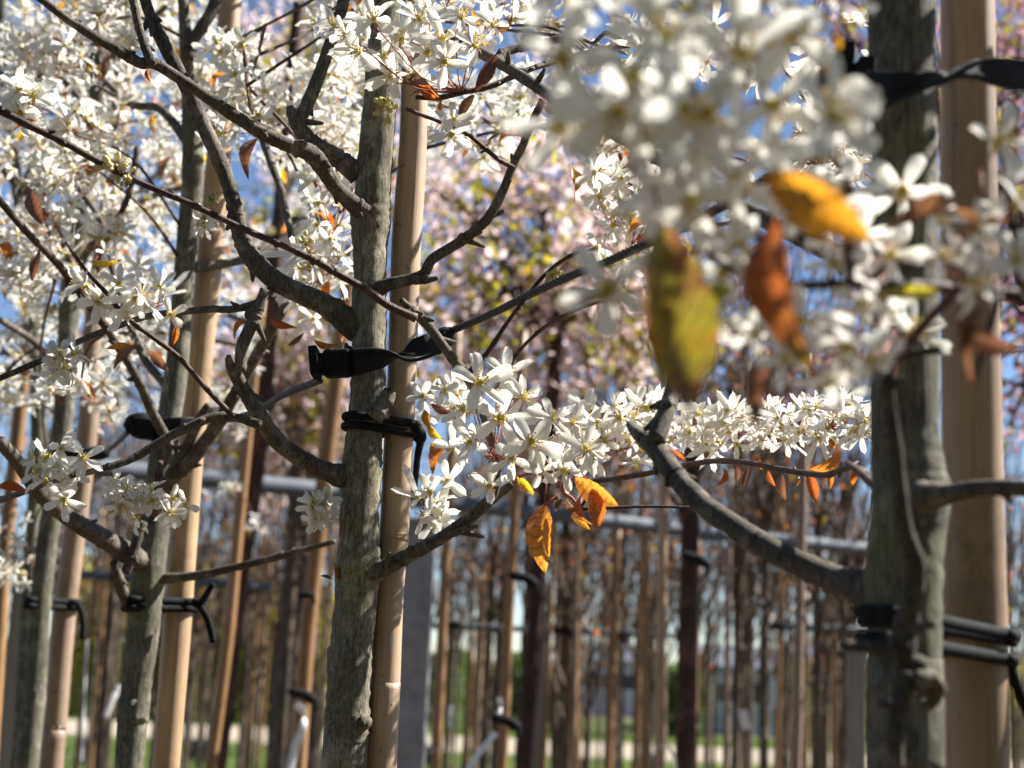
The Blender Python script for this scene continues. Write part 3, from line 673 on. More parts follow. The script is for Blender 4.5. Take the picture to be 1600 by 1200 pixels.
tc.branch([(30, -20, 6), (60, -4, 6), (101, 27, 6.5), (145, 56, 8), (175, 73, 8.5), (216, 97, 9.5), (243, 100, 9.5), (287, 127, 9), (337, 161, 10), (405, 205, 11), (449, 226, 12), (478, 236, 14), (492, 246, 15), (508, 268, 13.5), (525, 293, 13), (545, 313, 14), (570, 332, 18), (585, 348, 20)], (.86, 1.0))
tc.branch([(452, 166, 6), (458, 182, 10), (472, 206, 13.5), (490, 224, 13.5), (513, 238, 14.5), (535, 253, 16), (560, 272, 20)], (.98, 1.0))
tc.branch([(545, -30, 10), (532, 20, 10), (520, 56, 10.5), (506, 98, 10.5), (490, 140, 11.5), (476, 172, 11), (470, 190, 9)], .985)
tc.branch([(206, -10, 7), (213, 25, 7), (221, 56, 7), (233, 90, 8), (240, 100, 8)], .9)
tc.branch([(222, -14, 9), (236, 28, 9.5), (250, 57, 10.5), (270, 95, 12), (297, 148, 12.5), (316, 192, 13), (344, 253, 12.5), (364, 312, 12), (374, 360, 13.5), (390, 398, 16), (430, 438, 16), (478, 462, 17), (515, 480, 19), (545, 503, 23), (570, 520, 24)], (.97, 1.0))
tc.branch([(357, 556, 4), (360, 572, 8.5), (372, 592, 11), (388, 620, 12), (412, 660, 13.5), (439, 694, 13.5), (483, 724, 14), (512, 737, 15), (530, 743, 18), (556, 748, 22)], (.95, 1.0))
tc.branch([(414, 452, 8), (402, 488, 9.5), (388, 518, 10.5), (378, 545, 10.5), (376, 580, 9)], .955)
tc.branch([(408, 665, 8), (371, 653, 7), (337, 651, 7.5), (304, 663, 7.5), (256, 687, 7), (219, 710, 6.5), (189, 724, 6), (150, 735, 5), (110, 745, 4)], (.95, .92), 'branch')
tc.twig([(365, 651, 4.5), (324, 609, 4.5), (280, 559, 4.5), (236, 525, 3.8), (199, 498, 4), (169, 461, 3.6), (140, 430, 3), (118, 400, 2.5)], (.94, .9))
tc.branch([(425, 452, 7), (400, 474, 6.5), (364, 483, 6), (330, 483, 6), (297, 486, 5.5), (236, 493, 5.5), (189, 508, 5), (135, 528, 5), (61, 565, 5), (-10, 595, 5)], (.99, .93), 'branch', 10)
tc.branch([(570, 905, 18), (588, 895, 15), (612, 882, 12.5), (650, 862, 11), (690, 840, 10), (735, 808, 9.5), (765, 782, 9), (800, 757, 6)], (1.0, .95))
tc.twig([(700, 838, 5), (722, 828, 5), (746, 822, 3)], .96, 'branch', 'spur')
tc.branch([(585, 455, 15), (606, 445, 11), (640, 437, 9.5), (662, 428, 9), (676, 405, 8.5), (719, 378, 8.5), (745, 358, 8.5), (764, 338, 8), (783, 304, 7.5), (803, 256, 7), (818, 225, 6.5), (832, 190, 6.5), (848, 156, 6)], (.99, .95))
tc.twig([(640, 437, 7), (664, 438, 6.5), (684, 434, 4)], .975, 'branch', 'spur')
tc.twig([(803, 262, 4), (780, 250, 4), (759, 233, 4), (729, 209, 3.5), (692, 192, 3.5), (660, 180, 3.5), (634, 170, 3)], (.95, .93))
tc.twig([(-12, 166, 6), (51, 199, 6), (101, 223, 6), (149, 250, 6), (216, 284, 5.5), (287, 314, 5.5), (337, 337, 5.5), (388, 361, 5.5), (452, 388, 5.5), (490, 406, 6), (530, 429, 6.5), (574, 454, 7), (608, 478, 7), (650, 497, 7)], (.84, .89))
tc.branch([(626, 468, 5), (640, 482, 7), (658, 498, 8), (679, 521, 7.5), (706, 559, 8), (729, 587, 8), (745, 618, 7), (758, 655, 7), (770, 690, 8), (776, 725, 7.5), (774, 765, 7), (762, 786, 7)], (.9, .93), 'branch', 12)
tc.twig([(727, 588, 6), (745, 570, 4.5), (766, 545, 4), (790, 508, 3.5), (820, 467, 3.5), (854, 427, 3.5), (891, 400, 3.2), (930, 388, 2.8)], (.92, .9))
tc.twig([(790, 582, 3), (797, 570, 3), (817, 542, 3), (851, 511, 3), (891, 488, 2.8), (940, 470, 2.5)], .93)
tc.twig([(834, 106, 5), (800, 120, 4.5), (766, 135, 5), (725, 144, 4.5), (685, 153, 4.5), (650, 152, 4)], (.93, .91))
tc.twig([(834, 106, 5), (862, 98, 5), (905, 86, 5), (970, 72, 5), (1010, 68, 5)], (.93, .96))

# blossom in focus on the centre tree: flowers by position, each petal its own piece
FC = [(748, 598, 58, .3, .5), (782, 654, 62, .0, .3), (829, 690, 60, .3, .2), (790, 585, 50, .5, .9), (861, 655, 44, .4, .5), (915, 702, 46, .1, .6), (735, 690, 44, -.6, .3),
      (818, 620, 46, .6, .2), (765, 760, 40, -.3, .9), (708, 700, 36, -.6, .5), (700, 752, 38, -.2, .2), (688, 800, 34, -.4, -.1), (672, 770, 34, .1, .4), (660, 620, 30, -.2, .5), (694, 610, 30, .2, .5),
      (880, 735, 36, .3, -.2), (846, 735, 34, .2, -.5), (894, 660, 34, .5, .6), (725, 640, 40, -.5, .2), (800, 715, 44, -.1, -.4)]
for (x, y, r, ax, az) in FC:
    Y = random.uniform(.86, .91) if x > 715 else random.uniform(.95, 1.0)
    tc.flower(at(x, y, Y), r * mpp(Y), TOCAM * 1.0 + RIGHT * ax * .9 + UP * az * .7, 2, anchor=at(765 + random.uniform(-10, 10), 705 + random.uniform(-15, 15), .905) if x > 715 else None)
for (x, y, rx, ry, n, sz, Y, det) in ((965, 690, 70, 45, 15, .016, 1.0, 2), (900, 680, 40, 40, 7, .016, .97, 2), (1005, 640, 30, 25, 6, .015, 1.04, 1), (930, 650, 60, 22, 7, .0145, 1.05, 1), (690, 630, 40, 40, 8, .0135, 1.12, 1), (670, 790, 30, 30, 5, .014, .99, 1)):
    tc.cluster(x, y, Y, rx, n, sz, det, ry=ry, face=1.2)
for (x, y, r, ax, az) in ((585, 30, 46, -.3, .6), (628, 62, 50, -.1, .5), (692, 62, 55, .2, .4), (742, 72, 52, .5, .9), (648, 118, 52, -.1, -.2), (694, 96, 46, .3, -.4), (612, 118, 46, -.5, -.4), (560, 80, 46, -.6, 0), (566, 30, 44, -.6, .5), (655, 30, 44, .1, .8), (720, 28, 44, .4, .8), (540, 55, 40, -.8, .3), (600, 90, 44, -.2, .2), (668, 82, 40, 0, .1), (705, 210, 42, .3, -.8), (708, 186, 36, .1, .3), (770, 40, 38, .8, .4)):
    Y = random.uniform(.87, .93); tc.flower(at(x, y, Y), r * mpp(Y), TOCAM + RIGHT * ax * .9 + UP * az * .8, 2, anchor=at(720, 142, .915) if y < 150 else at(690, 192, .93))
for i in range(9): tc.flower(at(random.uniform(520, 790), random.uniform(-25, 110), .95), .018, TOCAM + Vector((random.gauss(0, .5), 0, random.gauss(.2, .5))), 1)
for (x, y, rx, ry, n, sz, Y) in ((36, 155, 36, 34, 9, .0155, .86), (96, 562, 26, 28, 12, .0125, .93), (175, 462, 72, 40, 10, .0150, .915), (236, 470, 36, 28, 4, .0145, .92), (92, 712, 44, 22, 5, .0155, .92), (96, 755, 30, 20, 3, .0155, .92), (190, 770, 26, 24, 6, .0125, .93), (238, 786, 52, 30, 11, .0125, .93), (497, 792, 24, 28, 8, .0125, .99), (316, 345, 22, 18, 4, .0095, .875), (478, 388, 20, 16, 5, .0105, .89)):
    tc.cluster(x, y, Y, rx, n, sz, 2 if n > 5 else 1, ry=ry, face=1.3)
for (x, y, r, ax, az) in ((266, 492, 34, .4, .2), (60, 736, 36, -.7, .2), (100, 780, 40, 0, -.3), (130, 716, 36, .7, .3), (265, 800, 30, .7, -.1), (30, 150, 44, 0, .2)):
    tc.flower(at(x, y, .915), r * mpp(.915), TOCAM + RIGHT * ax + UP * az, 2)
for (x, y, r, Y, ax) in ((180, 264, 26, .855, (0, -.6, .6)), (196, 272, 18, .855, (.3, -.6, -.3)), (606, 172, 22, .93, (-.4, -.5, -.4)), (330, 318, 16, .872, (.2, -.4, 1)), (478, 384, 18, .89, (0, -.5, 1)), (866, 428, 17, .905, (.2, -.5, -.4))):
    tc.buds(x, y, Y, r, ax, random.uniform(0, 6))
for a in ((852, 786, 852, 896, .90, 'leaf_orange', 1.05, .25), (898, 746, 966, 790, .89, 'leaf_orange', 1.25, .5), (925, 764, 934, 828, .885, 'leaf_orange', 1.25, -.3), (890, 795, 922, 828, .90, 'leaf_yellow', .9, .4), (808, 745, 836, 774, .91, 'leaf_yellow', 1.0, .2), (912, 768, 926, 820, .89, 'leaf_orange', .6, 1.0),
          (700, 690, 676, 742, 1.0, 'leaf_orange', 1, .4), (675, 690, 690, 725, 1.02, 'leaf_yellow', 1, .3), (664, 640, 672, 672, 1.02, 'leaf_yellow', 1.1, .1), (668, 662, 695, 690, 1.02, 'leaf_yellow', 1.0, .5), (672, 630, 712, 646, 1.0, 'leaf_brown', .8, .4), (840, 720, 852, 752, .9, 'leaf_brown', 1.0, .6), (878, 780, 868, 800, .9, 'leaf_brown', 1.2, .3), (885, 780, 915, 815, .895, 'leaf_brown', 1.0, .9),
          (690, 158, 640, 150, .91, 'leaf_orange', .8, .7), (690, 158, 652, 132, .91, 'leaf_orange', .9, -.3), (690, 158, 694, 186, .91, 'leaf_orange', .7, .3), (742, 142, 776, 84, .91, 'leaf_brown', .85, .3), (742, 148, 716, 192, .91, 'leaf_brown', .9, .4), (684, 160, 600, 138, .92, 'leaf_brown', .7, .8),
          (232, 548, 264, 582, .92, 'leaf_brown', 1.0, .3), (270, 540, 278, 500, .92, 'leaf_orange', .7, .4), (212, 540, 178, 576, .95, 'leaf_brown', .9, .4), (205, 540, 166, 545, .96, 'leaf_orange', .8, .4), (44, 770, -8, 764, .93, 'leaf_orange', .8, .5), (205, 795, 168, 802, .93, 'leaf_olive', .8, .4), (60, 190, 20, 206, .86, 'leaf_orange', .5, .6), (66, 352, 40, 290, 1.0, 'leaf_brown', .9, .2), (50, 440, 62, 388, 1.05, 'leaf_brown', .7, .2), (140, 408, 190, 406, .93, 'leaf_yellow', .6, .6),
          (420, 500, 462, 512, .99, 'leaf_orange', .8, .3), (490, 530, 532, 538, .99, 'leaf_orange', .7, .4), (385, 498, 366, 530, .97, 'leaf_orange', .7, .3), (450, 540, 475, 520, .98, 'leaf_brown', .7, .4), (230, 108, 236, 130, .9, 'leaf_orange', .9, .2), (212, 62, 232, 60, .95, 'leaf_brown', .7, .4), (405, 215, 388, 280, 1.0, 'leaf_brown', .9, .4), (520, 905, 500, 900, .99, 'leaf_brown', .7, .4), (525, 880, 528, 908, .99, 'leaf_orange', .5, .4), (770, 60, 800, 20, 1.0, 'leaf_brown', .8, .3)):
    tc.leaf(*a[:5], a[5], a[6], a[7])
for (p, q) in (((838, 700), (880, 770)), ((880, 770), (905, 795)), ((880, 765), (888, 735)), ((880, 765), (897, 748)), ((872, 778), (852, 788)), ((905, 797), (925, 766)), ((810, 745), (845, 738)), ((905, 796), (1090, 793))):
    A = Acc(); Pq, Rq = catmull([at(*p, .9), at((p[0] + q[0]) / 2 + 2, (p[1] + q[1]) / 2 - 3, .9), at(*q, .895)], [.0013, .0011, .0009], 5); A.add(*tube_geo(Pq, Rq, 6))
    obj('leaf_stalk', A.build('leaf_stalk', M['stalk'] if p[0] < 905 else M['twig'], tc.o), tc.root)
# out-of-focus blossom of the centre tree just behind its branches
tc.region(300, 50, 430, 190, 1.10, 1.3, 9, 6, .0175, 1); tc.region(430, 330, 545, 480, 1.08, 1.3, 9, 6, .016, 1); tc.region(500, -30, 560, 250, 1.1, 1.35, 9, 6, .017, 1); tc.region(655, 120, 860, 250, 1.15, 1.5, 11, 6, .0165, 1)
tc.branch([(614, -120, 20), (700, -260, 12), (860, -380, 9), (1000, -440, 6)], (1.0, 1.15)); tc.branch([(616, -180, 20), (520, -300, 12), (400, -420, 8)], (1.0, 1.15))
tc.region(350, -520, 1150, -60, 1.0, 1.5, 16, 6, .018, 0, link=.7)  # blossom added above the frame, out of view, to shade the clusters below
tc.finish()

# ------------------------------------------------------------------ right tree, near the camera
T2Y = .62
base = at(1414, 1200, T2Y); tr = Tree((base.x, T2Y, 0), 'big dark serviceberry trunk at the right with blurred blossom hanging before it')
P, R = trunk_pts([(1408, -40, 56), (1409, 60, 55), (1411, 150, 53), (1412, 200, 54), (1414, 300, 52), (1413, 420, 52), (1413, 560, 54), (1414, 680, 54), (1420, 740, 58), (1424, 775, 62), (1418, 830, 58), (1412, 900, 60), (1413, 980, 57), (1414, 1060, 57), (1413, 1130, 58), (1414, 1200, 58), (1414, 1260, 59)], T2Y, top=(.1, .2, .2))
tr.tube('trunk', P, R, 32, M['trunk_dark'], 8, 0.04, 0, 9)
tr.branch([(1090, 385, 9), (1078, 450, 10), (1068, 520, 11), (1058, 570, 12), (1049, 618, 13), (1038, 650, 14), (1024, 690, 16)], (.80, .76))
tr.branch([(983, 662, 5), (992, 674, 9), (1013, 691, 14), (1036, 716, 17), (1062, 752, 17.5), (1100, 790, 17.5), (1140, 818, 18), (1185, 848, 19), (1230, 872, 20), (1290, 900, 22), (1330, 914, 25), (1375, 925, 32)], (.80, .64))
tr.branch([(1440, 778, 28), (1480, 772, 17), (1525, 763, 13), (1570, 762, 13), (1625, 764, 13)], (.60, .56))
tr.branch([(700, 52, 7), (746, 80, 9), (775, 95, 9.5), (800, 110, 9.5), (840, 136, 10), (875, 160, 10), (952, 205, 10), (1040, 255, 11), (1150, 320, 13), (1250, 370, 15), (1340, 410, 20), (1390, 430, 26)], (.98, .66))
tr.twig([(776, 96, 9), (785, 84, 8), (800, 78, 7), (835, 70, 6), (900, 55, 6)], (.96, .98), 'branch')
tr.twig([(906, 60, 4), (930, 90, 4.5), (950, 118, 5), (975, 160, 5), (1000, 250, 4.5), (1012, 300, 4), (1030, 365, 3)], (1.1, 1.0))
# the long shoot in front of the trunk and what it carries
tr.branch([(1455, 1078, 22), (1440, 1068, 26), (1418, 1052, 20), (1412, 1000, 19), (1426, 930, 17), (1430, 880, 16), (1414, 830, 13), (1405, 760, 12), (1398, 690, 11), (1391, 640, 10), (1388, 596, 9), (1400, 560, 8), (1470, 545, 7)], (.575, .50), 'shoot', 16)
tr.branch([(1420, 1052, 18), (1404, 1110, 17), (1398, 1160, 14), (1404, 1200, 9)], .555, 'shoot', 14)
tr.branch([(1440, 1040, 14), (1400, 1022, 11), (1360, 1012, 10), (1318, 1008, 8)], (.56, .545), 'shoot', 14, 5, .15, .05, 'stub')
tr.branch([(1432, 1062, 14), (1455, 1060, 12), (1466, 1076, 11), (1456, 1098, 10), (1440, 1102, 9)], (.55, .56), 'branch', 12, 5, .2, .1, 'knot')
tr.twig([(1400, 560, 8), (1450, 500, 8), (1490, 455, 9), (1440, 446, 9), (1380, 446, 8.5), (1300, 444, 8), (1220, 446, 7.5), (1150, 425, 6), (1090, 385, 5)], (.50, .43))
tr.twig([(1630, 468, 12), (1560, 458, 11), (1490, 452, 9)], (.47, .47))
tr.twig([(1330, 445, 7), (1325, 380, 6), (1328, 300, 6), (1300, 240, 5)], (.455, .46))
tr.twig([(1220, 446, 6), (1150, 300, 6), (1110, 220, 6), (1080, 130, 7), (1076, 60, 7), (1080, -30, 7)], (.44, .40))
tr.twig([(1110, 220, 5), (1060, 170, 5), (1000, 130, 4), (930, 90, 4)], (.42, .39))
tr.twig([(1560, 458, 7), (1540, 540, 8), (1520, 600, 5)], .46); tr.twig([(1600, 460, 7), (1580, 330, 7), (1560, 225, 5)], .455)
FG = [(1000, 215, 118, .40, -.2, .1), (1160, 85, 112, .40, .1, .5), (880, 92, 108, .385, -.4, .1), (1040, 55, 108, .385, 0, .5), (1150, 285, 100, .42, .1, -.5), (1285, 235, 88, .48, .3, .1), (1075, 330, 96, .43, -.2, -.3), (1235, 60, 98, .41, .2, .4), 
      (1105, 175, 108, .40, .0, .1), (1205, 165, 104, .425, .3, .2), (1190, 235, 96, .44, .1, -.1), (1325, 540, 84, .44, .1, -.5), (1250, 500, 74, .455, -.3, -.3), (1410, 300, 78, .53, .2, .1), (1425, 522, 74, .58, .25, .1), (1560, 222, 88, .455, .1, .5), (1535, 365, 74, .46, .4, -.2), (1585, 410, 80, .44, .4, .3), (950, 450, 92, .42, -.8, -.2),
      (1300, 590, 60, .45, 0, -.9), (1130, 425, 74, .45, -.2, -.2), (1390, 400, 66, .49, .2, .3), (960, -5, 108, .385, 0, .5), (1470, 400, 56, .47, .1, .1), (930, 190, 100, .39, -.6, .2), (1120, -10, 100, .40, 0, .6), (1230, 310, 76, .45, 0, .1), (1085, 240, 96, .41, -.1, 0), (1310, 320, 60, .50, .1, .5), (1200, -5, 92, .41, .2, .6), (1020, 290, 84, .42, -.3, -.5),
      (1180, 520, 56, .47, -.3, -.3), (990, 120, 100, .385, -.2, .3), (1360, 560, 66, .44, .5, -.6), (1340, 210, 52, .75, .4, .2),
      (1322, 300, 66, .46, .2, .0), (1345, 368, 62, .48, .3, -.2), (1300, 408, 64, .46, -.1, -.3), (1345, 470, 62, .46, .1, -.3), (1225, 560, 56, .46, -.2, -.5), (1388, 480, 58, .48, .3, -.1), (1520, 440, 66, .45, .2, -.2), (1592, 320, 70, .45, .3, .2), (1470, 345, 50, .48, .1, .4), (1160, 380, 70, .43, -.1, -.3), (1120, 500, 54, .45, -.2, -.2), (1280, 345, 60, .46, .1, .2)]
for (x, y, r, Y, ax, az) in FG:
    r *= 1.0; an = min(((1220, 446, .44), (1110, 220, .425), (1078, 90, .41), (1330, 380, .455), (1560, 420, .458), (1400, 520, .50), (1000, 130, .4)), key=lambda a: (a[0] - x) ** 2 + (a[1] - y) ** 2)
    tr.flower(at(x, y, Y), r * mpp(Y), TOCAM * .8 + RIGHT * ax + UP * az + Vector((random.gauss(0, .25), 0, random.gauss(0, .25))), 2, anchor=at(*an))
for i in range(16):
    x, y = random.uniform(870, 1330), random.uniform(-30, 330)
    if y > 240 and x < 960: continue
    Y = random.uniform(.37, .46); tr.flower(at(x, y, Y), random.uniform(.017, .020), TOCAM * .5 + Vector((random.gauss(0, .6), random.gauss(0, .3), random.gauss(0, .6))), 2)
for a in ((1036, 356, 1078, 648, .39, 'leaf_mottled_shade', 1.15, -.3), (1192, 270, 1364, 376, .375, 'leaf_yellow', 1.0, .25), (1214, 336, 1276, 590, .40, 'leaf_golden', .75, .6), (1190, 545, 1180, 668, .47, 'leaf_brown', .75, .25), (1150, 445, 1075, 520, .43, 'leaf_olive', .9, .5), (1500, 326, 1380, 362, .46, 'leaf_brown', .75, .3), (1222, 340, 1300, 385, .435, 'leaf_yellow', .9, -.6), (1090, 420, 1080, 560, .405, 'leaf_olive', .7, .9),
          (1470, 458, 1370, 462, .46, 'leaf_olive', .7, .5), (1490, 500, 1600, 545, .44, 'leaf_brown', .8, .5), (1200, 460, 1155, 462, .44, 'leaf_orange', .9, .3), (1545, 470, 1520, 600, .44, 'leaf_brown', .5, .8), (965, 455, 905, 470, .42, 'leaf_brown', .8, .5), (1110, 330, 1130, 375, .42, 'leaf_brown', .8, .4), (1270, 60, 1325, 130, .42, 'leaf_yellow', .6, .9), (1310, 90, 1290, 40, .42, 'leaf_yellow', .5, .7), (1160, 50, 1190, 10, .42, 'leaf_olive', .6, .5), (1480, 320, 1590, 340, .46, 'leaf_brown', .5, .7)):
    tr.leaf(*a[:5], a[5], a[6], a[7])
# the branch reaching back from the trunk with its row of blossom and hanging leaves
tr.twig([(1420, 790, 9), (1385, 770, 8), (1335, 730, 6), (1290, 742, 5), (1230, 735, 4.5), (1160, 722, 4.5), (1100, 722, 4.5), (1010, 740, 4.5), (930, 752, 4), (870, 760, 3)], (.68, 1.18), 'twig')
tr.branch([(1398, 782, 10), (1370, 762, 8), (1345, 740, 7), (1325, 725, 5)], (.64, .72), 'twig', 10)
for (x, rx, n) in ((1105, 40, 13), (1150, 44, 13), (1200, 44, 12), (1255, 44, 11), (1310, 40, 9), (1345, 26, 6), (1050, 34, 8), (1000, 34, 6)):
    Y = 1.18 - .25 * (x - 1000) / 340; tr.cluster(x, 680 + random.uniform(-24, 16) - (10 if x > 1250 else 0), Y, rx, n + 2, random.uniform(.0115, .0138), 1, ry=random.uniform(34, 54) if x > 1060 else 34, face=1.0)
for (x0, y0, x1, y1, k) in ((1310, 690, 1260, 735, 'leaf_orange'), (1296, 685, 1308, 712, 'leaf_orange'), (1180, 712, 1190, 735, 'leaf_orange'), (1222, 740, 1228, 782, 'leaf_brown'), (1262, 738, 1276, 786, 'leaf_orange'), (1298, 738, 1296, 765, 'leaf_orange'), (1340, 735, 1320, 728, 'leaf_orange'), (1345, 735, 1330, 762, 'leaf_orange'), (1045, 702, 1072, 720, 'leaf_orange'), (1170, 730, 1160, 762, 'leaf_brown'), (1250, 745, 1245, 760, 'leaf_brown'), (1200, 735, 1212, 760, 'leaf_orange'), (1145, 725, 1150, 755, 'leaf_brown'), (1350, 740, 1368, 765, 'leaf_brown'), (1100, 700, 1110, 725, 'leaf_brown'), (1130, 730, 1118, 760, 'leaf_orange'), (1280, 700, 1300, 720, 'leaf_orange')):
    tr.leaf(x0, y0, x1, y1, 1.16 - .25 * (x0 - 1000) / 340, k, 1.0, random.uniform(-.6, .6))
tr.region(885, 180, 1030, 390, .98, 1.12, 10, 5, .0155, 1, leaf=.7); tr.region(1325, 180, 1350, 330, .8, .9, 3, 4, .015, 1)
tr.region(640, -20, 860, 70, 1.05, 1.3, 8, 6, .0165, 1); tr.region(880, 40, 1340, 330, .8, 1.15, 20, 5, .0165, 1)
# out-of-view crown added above and right so its blossom shades the foreground
for b_ in ([(1412, -70, 30), (1600, -170, 16), (1800, -250, 12), (2050, -330, 7)], [(1420, -150, 30), (1560, -330, 18), (1760, -480, 12), (1950, -560, 7)], [(1410, -260, 28), (1300, -420, 16), (1150, -560, 9)]): tr.branch(b_, (T2Y, .52))
tr.region(1680, -420, 2150, 0, .42, .66, 15, 6, .018, 0, link=.8); tr.region(1500, -700, 2100, -350, .42, .7, 14, 6, .018, 0, link=.8); tr.region(950, -700, 1500, -160, .5, .8, 8, 6, .018, 0, link=.8)
tr.finish()

# ------------------------------------------------------------------ left trees of the same row
GL = 'serviceberries of the left part of the row'
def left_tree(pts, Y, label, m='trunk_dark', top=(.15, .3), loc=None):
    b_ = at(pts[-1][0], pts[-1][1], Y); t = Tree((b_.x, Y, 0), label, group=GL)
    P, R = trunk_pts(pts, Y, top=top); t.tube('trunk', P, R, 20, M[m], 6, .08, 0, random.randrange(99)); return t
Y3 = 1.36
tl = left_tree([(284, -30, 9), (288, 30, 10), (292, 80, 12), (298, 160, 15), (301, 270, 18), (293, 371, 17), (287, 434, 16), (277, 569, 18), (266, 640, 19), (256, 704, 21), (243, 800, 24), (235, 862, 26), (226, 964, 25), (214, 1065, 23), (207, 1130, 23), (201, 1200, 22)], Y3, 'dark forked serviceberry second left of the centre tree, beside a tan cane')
tl.branch([(345, -20, 10), (330, 18, 10), (314, 44, 10), (300, 66, 11), (293, 90, 12)], Y3 - .01)
tl.branch([(262, 718, 9, 1.35), (262, 690, 8), (250, 667, 8), (236, 640, 8), (223, 609, 7.5), (202, 569, 7), (184, 540, 7), (169, 516, 6), (150, 480, 5)], (1.30, 1.2))
tl.branch([(248, 775, 12, 1.362), (275, 742, 12), (297, 721, 12), (337, 667, 11), (371, 609, 10), (405, 548, 9), (422, 521, 8), (450, 470, 7)], (1.33, 1.22))
tl.branch([(265, 745, 9), (280, 715, 8), (297, 687, 8), (312, 655, 8), (325, 632, 5)], (1.31, 1.27))
tl.branch([(0, 690, 10), (30, 725, 11), (67, 775, 13), (118, 815, 14), (169, 846, 15), (205, 868, 17), (236, 888, 17)], (1.15, 1.37))
tl.branch([(177, 878, 6), (183, 900, 9), (190, 922, 9), (202, 945, 10), (222, 974, 11)], (1.31, 1.365))
tl.branch([(222, 815, 9), (215, 840, 8.5), (205, 870, 8), (196, 895, 7)], 1.31)
tl.branch([(245, 905, 9), (304, 900, 7), (371, 886, 6), (439, 869, 5.5), (480, 858, 5), (523, 846, 4)], (1.36, 1.3))
tl.twig([(250, 720, 5), (245, 750, 5), (240, 785, 4)], 1.3); tl.twig([(0, 781, 5), (40, 768, 5), (70, 757, 4), (110, 748, 4)], (1.1, .96))
tl.twig([(-5, 308, 6), (34, 354, 6), (67, 388, 6), (90, 412, 6.5), (120, 450, 7), (165, 510, 7)], (1.08, 1.2)); tl.twig([(215, 230, 5), (205, 290, 5), (190, 330, 5), (160, 390, 5), (150, 470, 5)], 1.4)
tl.branch([(265, 610, 8), (215, 540, 6), (170, 400, 6), (160, 350, 5), (120, 290, 5)], (1.36, 1.5)); tl.branch([(300, 230, 9), (250, 170, 7), (200, 160, 6), (130, 90, 5)], (1.36, 1.5))
tl.branch([(380, 90, 5), (388, 140, 6), (415, 230, 7), (440, 300, 6), (455, 370, 5)], (1.3, 1.15)); tl.branch([(290, 420, 9), (400, 400, 6), (490, 340, 6), (530, 300, 5)], (1.36, 1.5))
tl.region(0, -30, 200, 330, 1.25, 1.55, 24, 6, .0175, 1); tl.region(0, 330, 260, 640, 1.25, 1.5, 14, 6, .0165, 1); tl.region(310, 60, 430, 190, 1.3, 1.5, 8, 6); tl.region(390, 100, 560, 260, 1.3, 1.6, 13, 6); tl.region(-10, 800, 100, 910, 1.75, 1.95, 5, 5, .0150)
tl.region(150, -450, 800, -60, 1.4, 2.0, 18, 6, .018, 0, link=.5)  # unseen blossom added overhead to throw dappled shade on the left masses
tl.finish()
Y4 = 1.75
tm = left_tree([(160, -20, 12), (155, 80, 14), (150, 200, 14), (132, 320, 15), (112, 434, 16), (104, 560, 16), (98, 660, 16), (85, 770, 16), (72, 862, 16), (62, 960, 16), (55, 1065, 17), (42, 1200, 18)], Y4, 'blurred serviceberry trunk third left of the centre tree, tied to a brown cane')
for b_ in ([(150, 220, 8), (120, 150, 6), (60, 90, 5), (10, 50, 4)], [(110, 440, 8), (160, 360, 6), (230, 310, 5), (300, 290, 4)], [(102, 600, 8), (60, 540, 6), (0, 500, 5)], [(120, 400, 8), (60, 330, 6), (0, 260, 5)], [(155, 120, 8), (200, 60, 6), (260, 10, 5)]): tm.branch(b_, (Y4, Y4 - .15))
tm.region(-20, -30, 330, 330, 1.6, 2.0, 60, 6, .0175, 1); tm.region(-20, 330, 330, 640, 1.6, 1.95, 38, 6, .0165, 1)
tm.finish()
Y5 = 2.15
tn = left_tree([(5, 60, 9), (12, 180, 10), (28, 300, 10), (46, 434, 10), (56, 569, 11), (60, 687, 12), (54, 800, 12), (44, 950, 12), (30, 1200, 13)], Y5, 'thin dark serviceberry stem near the left edge of the photo')
for b_ in ([(50, 480, 7), (100, 380, 6), (180, 330, 5), (270, 250, 4)], [(30, 320, 7), (80, 220, 5), (170, 150, 4)], [(58, 640, 8), (120, 560, 6), (230, 520, 5), (380, 540, 4)]): tn.branch(b_, (Y5, Y5 + .1))
tn.region(-30, -30, 380, 330, 2.0, 2.5, 60, 6, .0175, 1, rc=.04); tn.region(-20, 330, 420, 660, 2.0, 2.5, 62, 6, .0165, 1, rc=.04)
tn.finish()
Y6 = 3.0
to = left_tree([(470, -20, 10), (455, 120, 11), (440, 300, 12), (425, 480, 13), (408, 650, 14), (396, 760, 14), (385, 830, 14), (366, 980, 14), (350, 1120, 14), (340, 1200, 14)], Y6, 'brown serviceberry trunk standing behind, between the left cane and centre trunk', m='red_bark')
for b_ in ([(430, 430, 8), (370, 330, 6), (300, 230, 5), (200, 150, 4)], [(445, 300, 7), (520, 200, 5), (600, 130, 4)], [(425, 520, 7), (330, 480, 5), (200, 420, 4)], [(450, 180, 6), (390, 90, 5), (330, 20, 4)]): to.branch(b_, (Y6, Y6 + .15))
to.region(0, -30, 560, 250, 2.8, 3.5, 62, 7, .0175, 0, rc=.05, link=.3); to.region(0, 250, 560, 470, 2.8, 3.5, 40, 7, .017, 0, rc=.05, link=.3); to.region(640, 120, 860, 260, 2.6, 3.2, 16, 6, .0175, 1, rc=.05, link=.3); to.region(-20, 400, 250, 640, 2.8, 3.4, 48, 6, .017, 1, rc=.05, link=.3)
to.region(255, 530, 420, 640, 2.6, 3.0, 7, 6, .017, 1); to.region(320, 760, 400, 850, 2.8, 3.0, 4, 5, .015, 1)
to.finish()

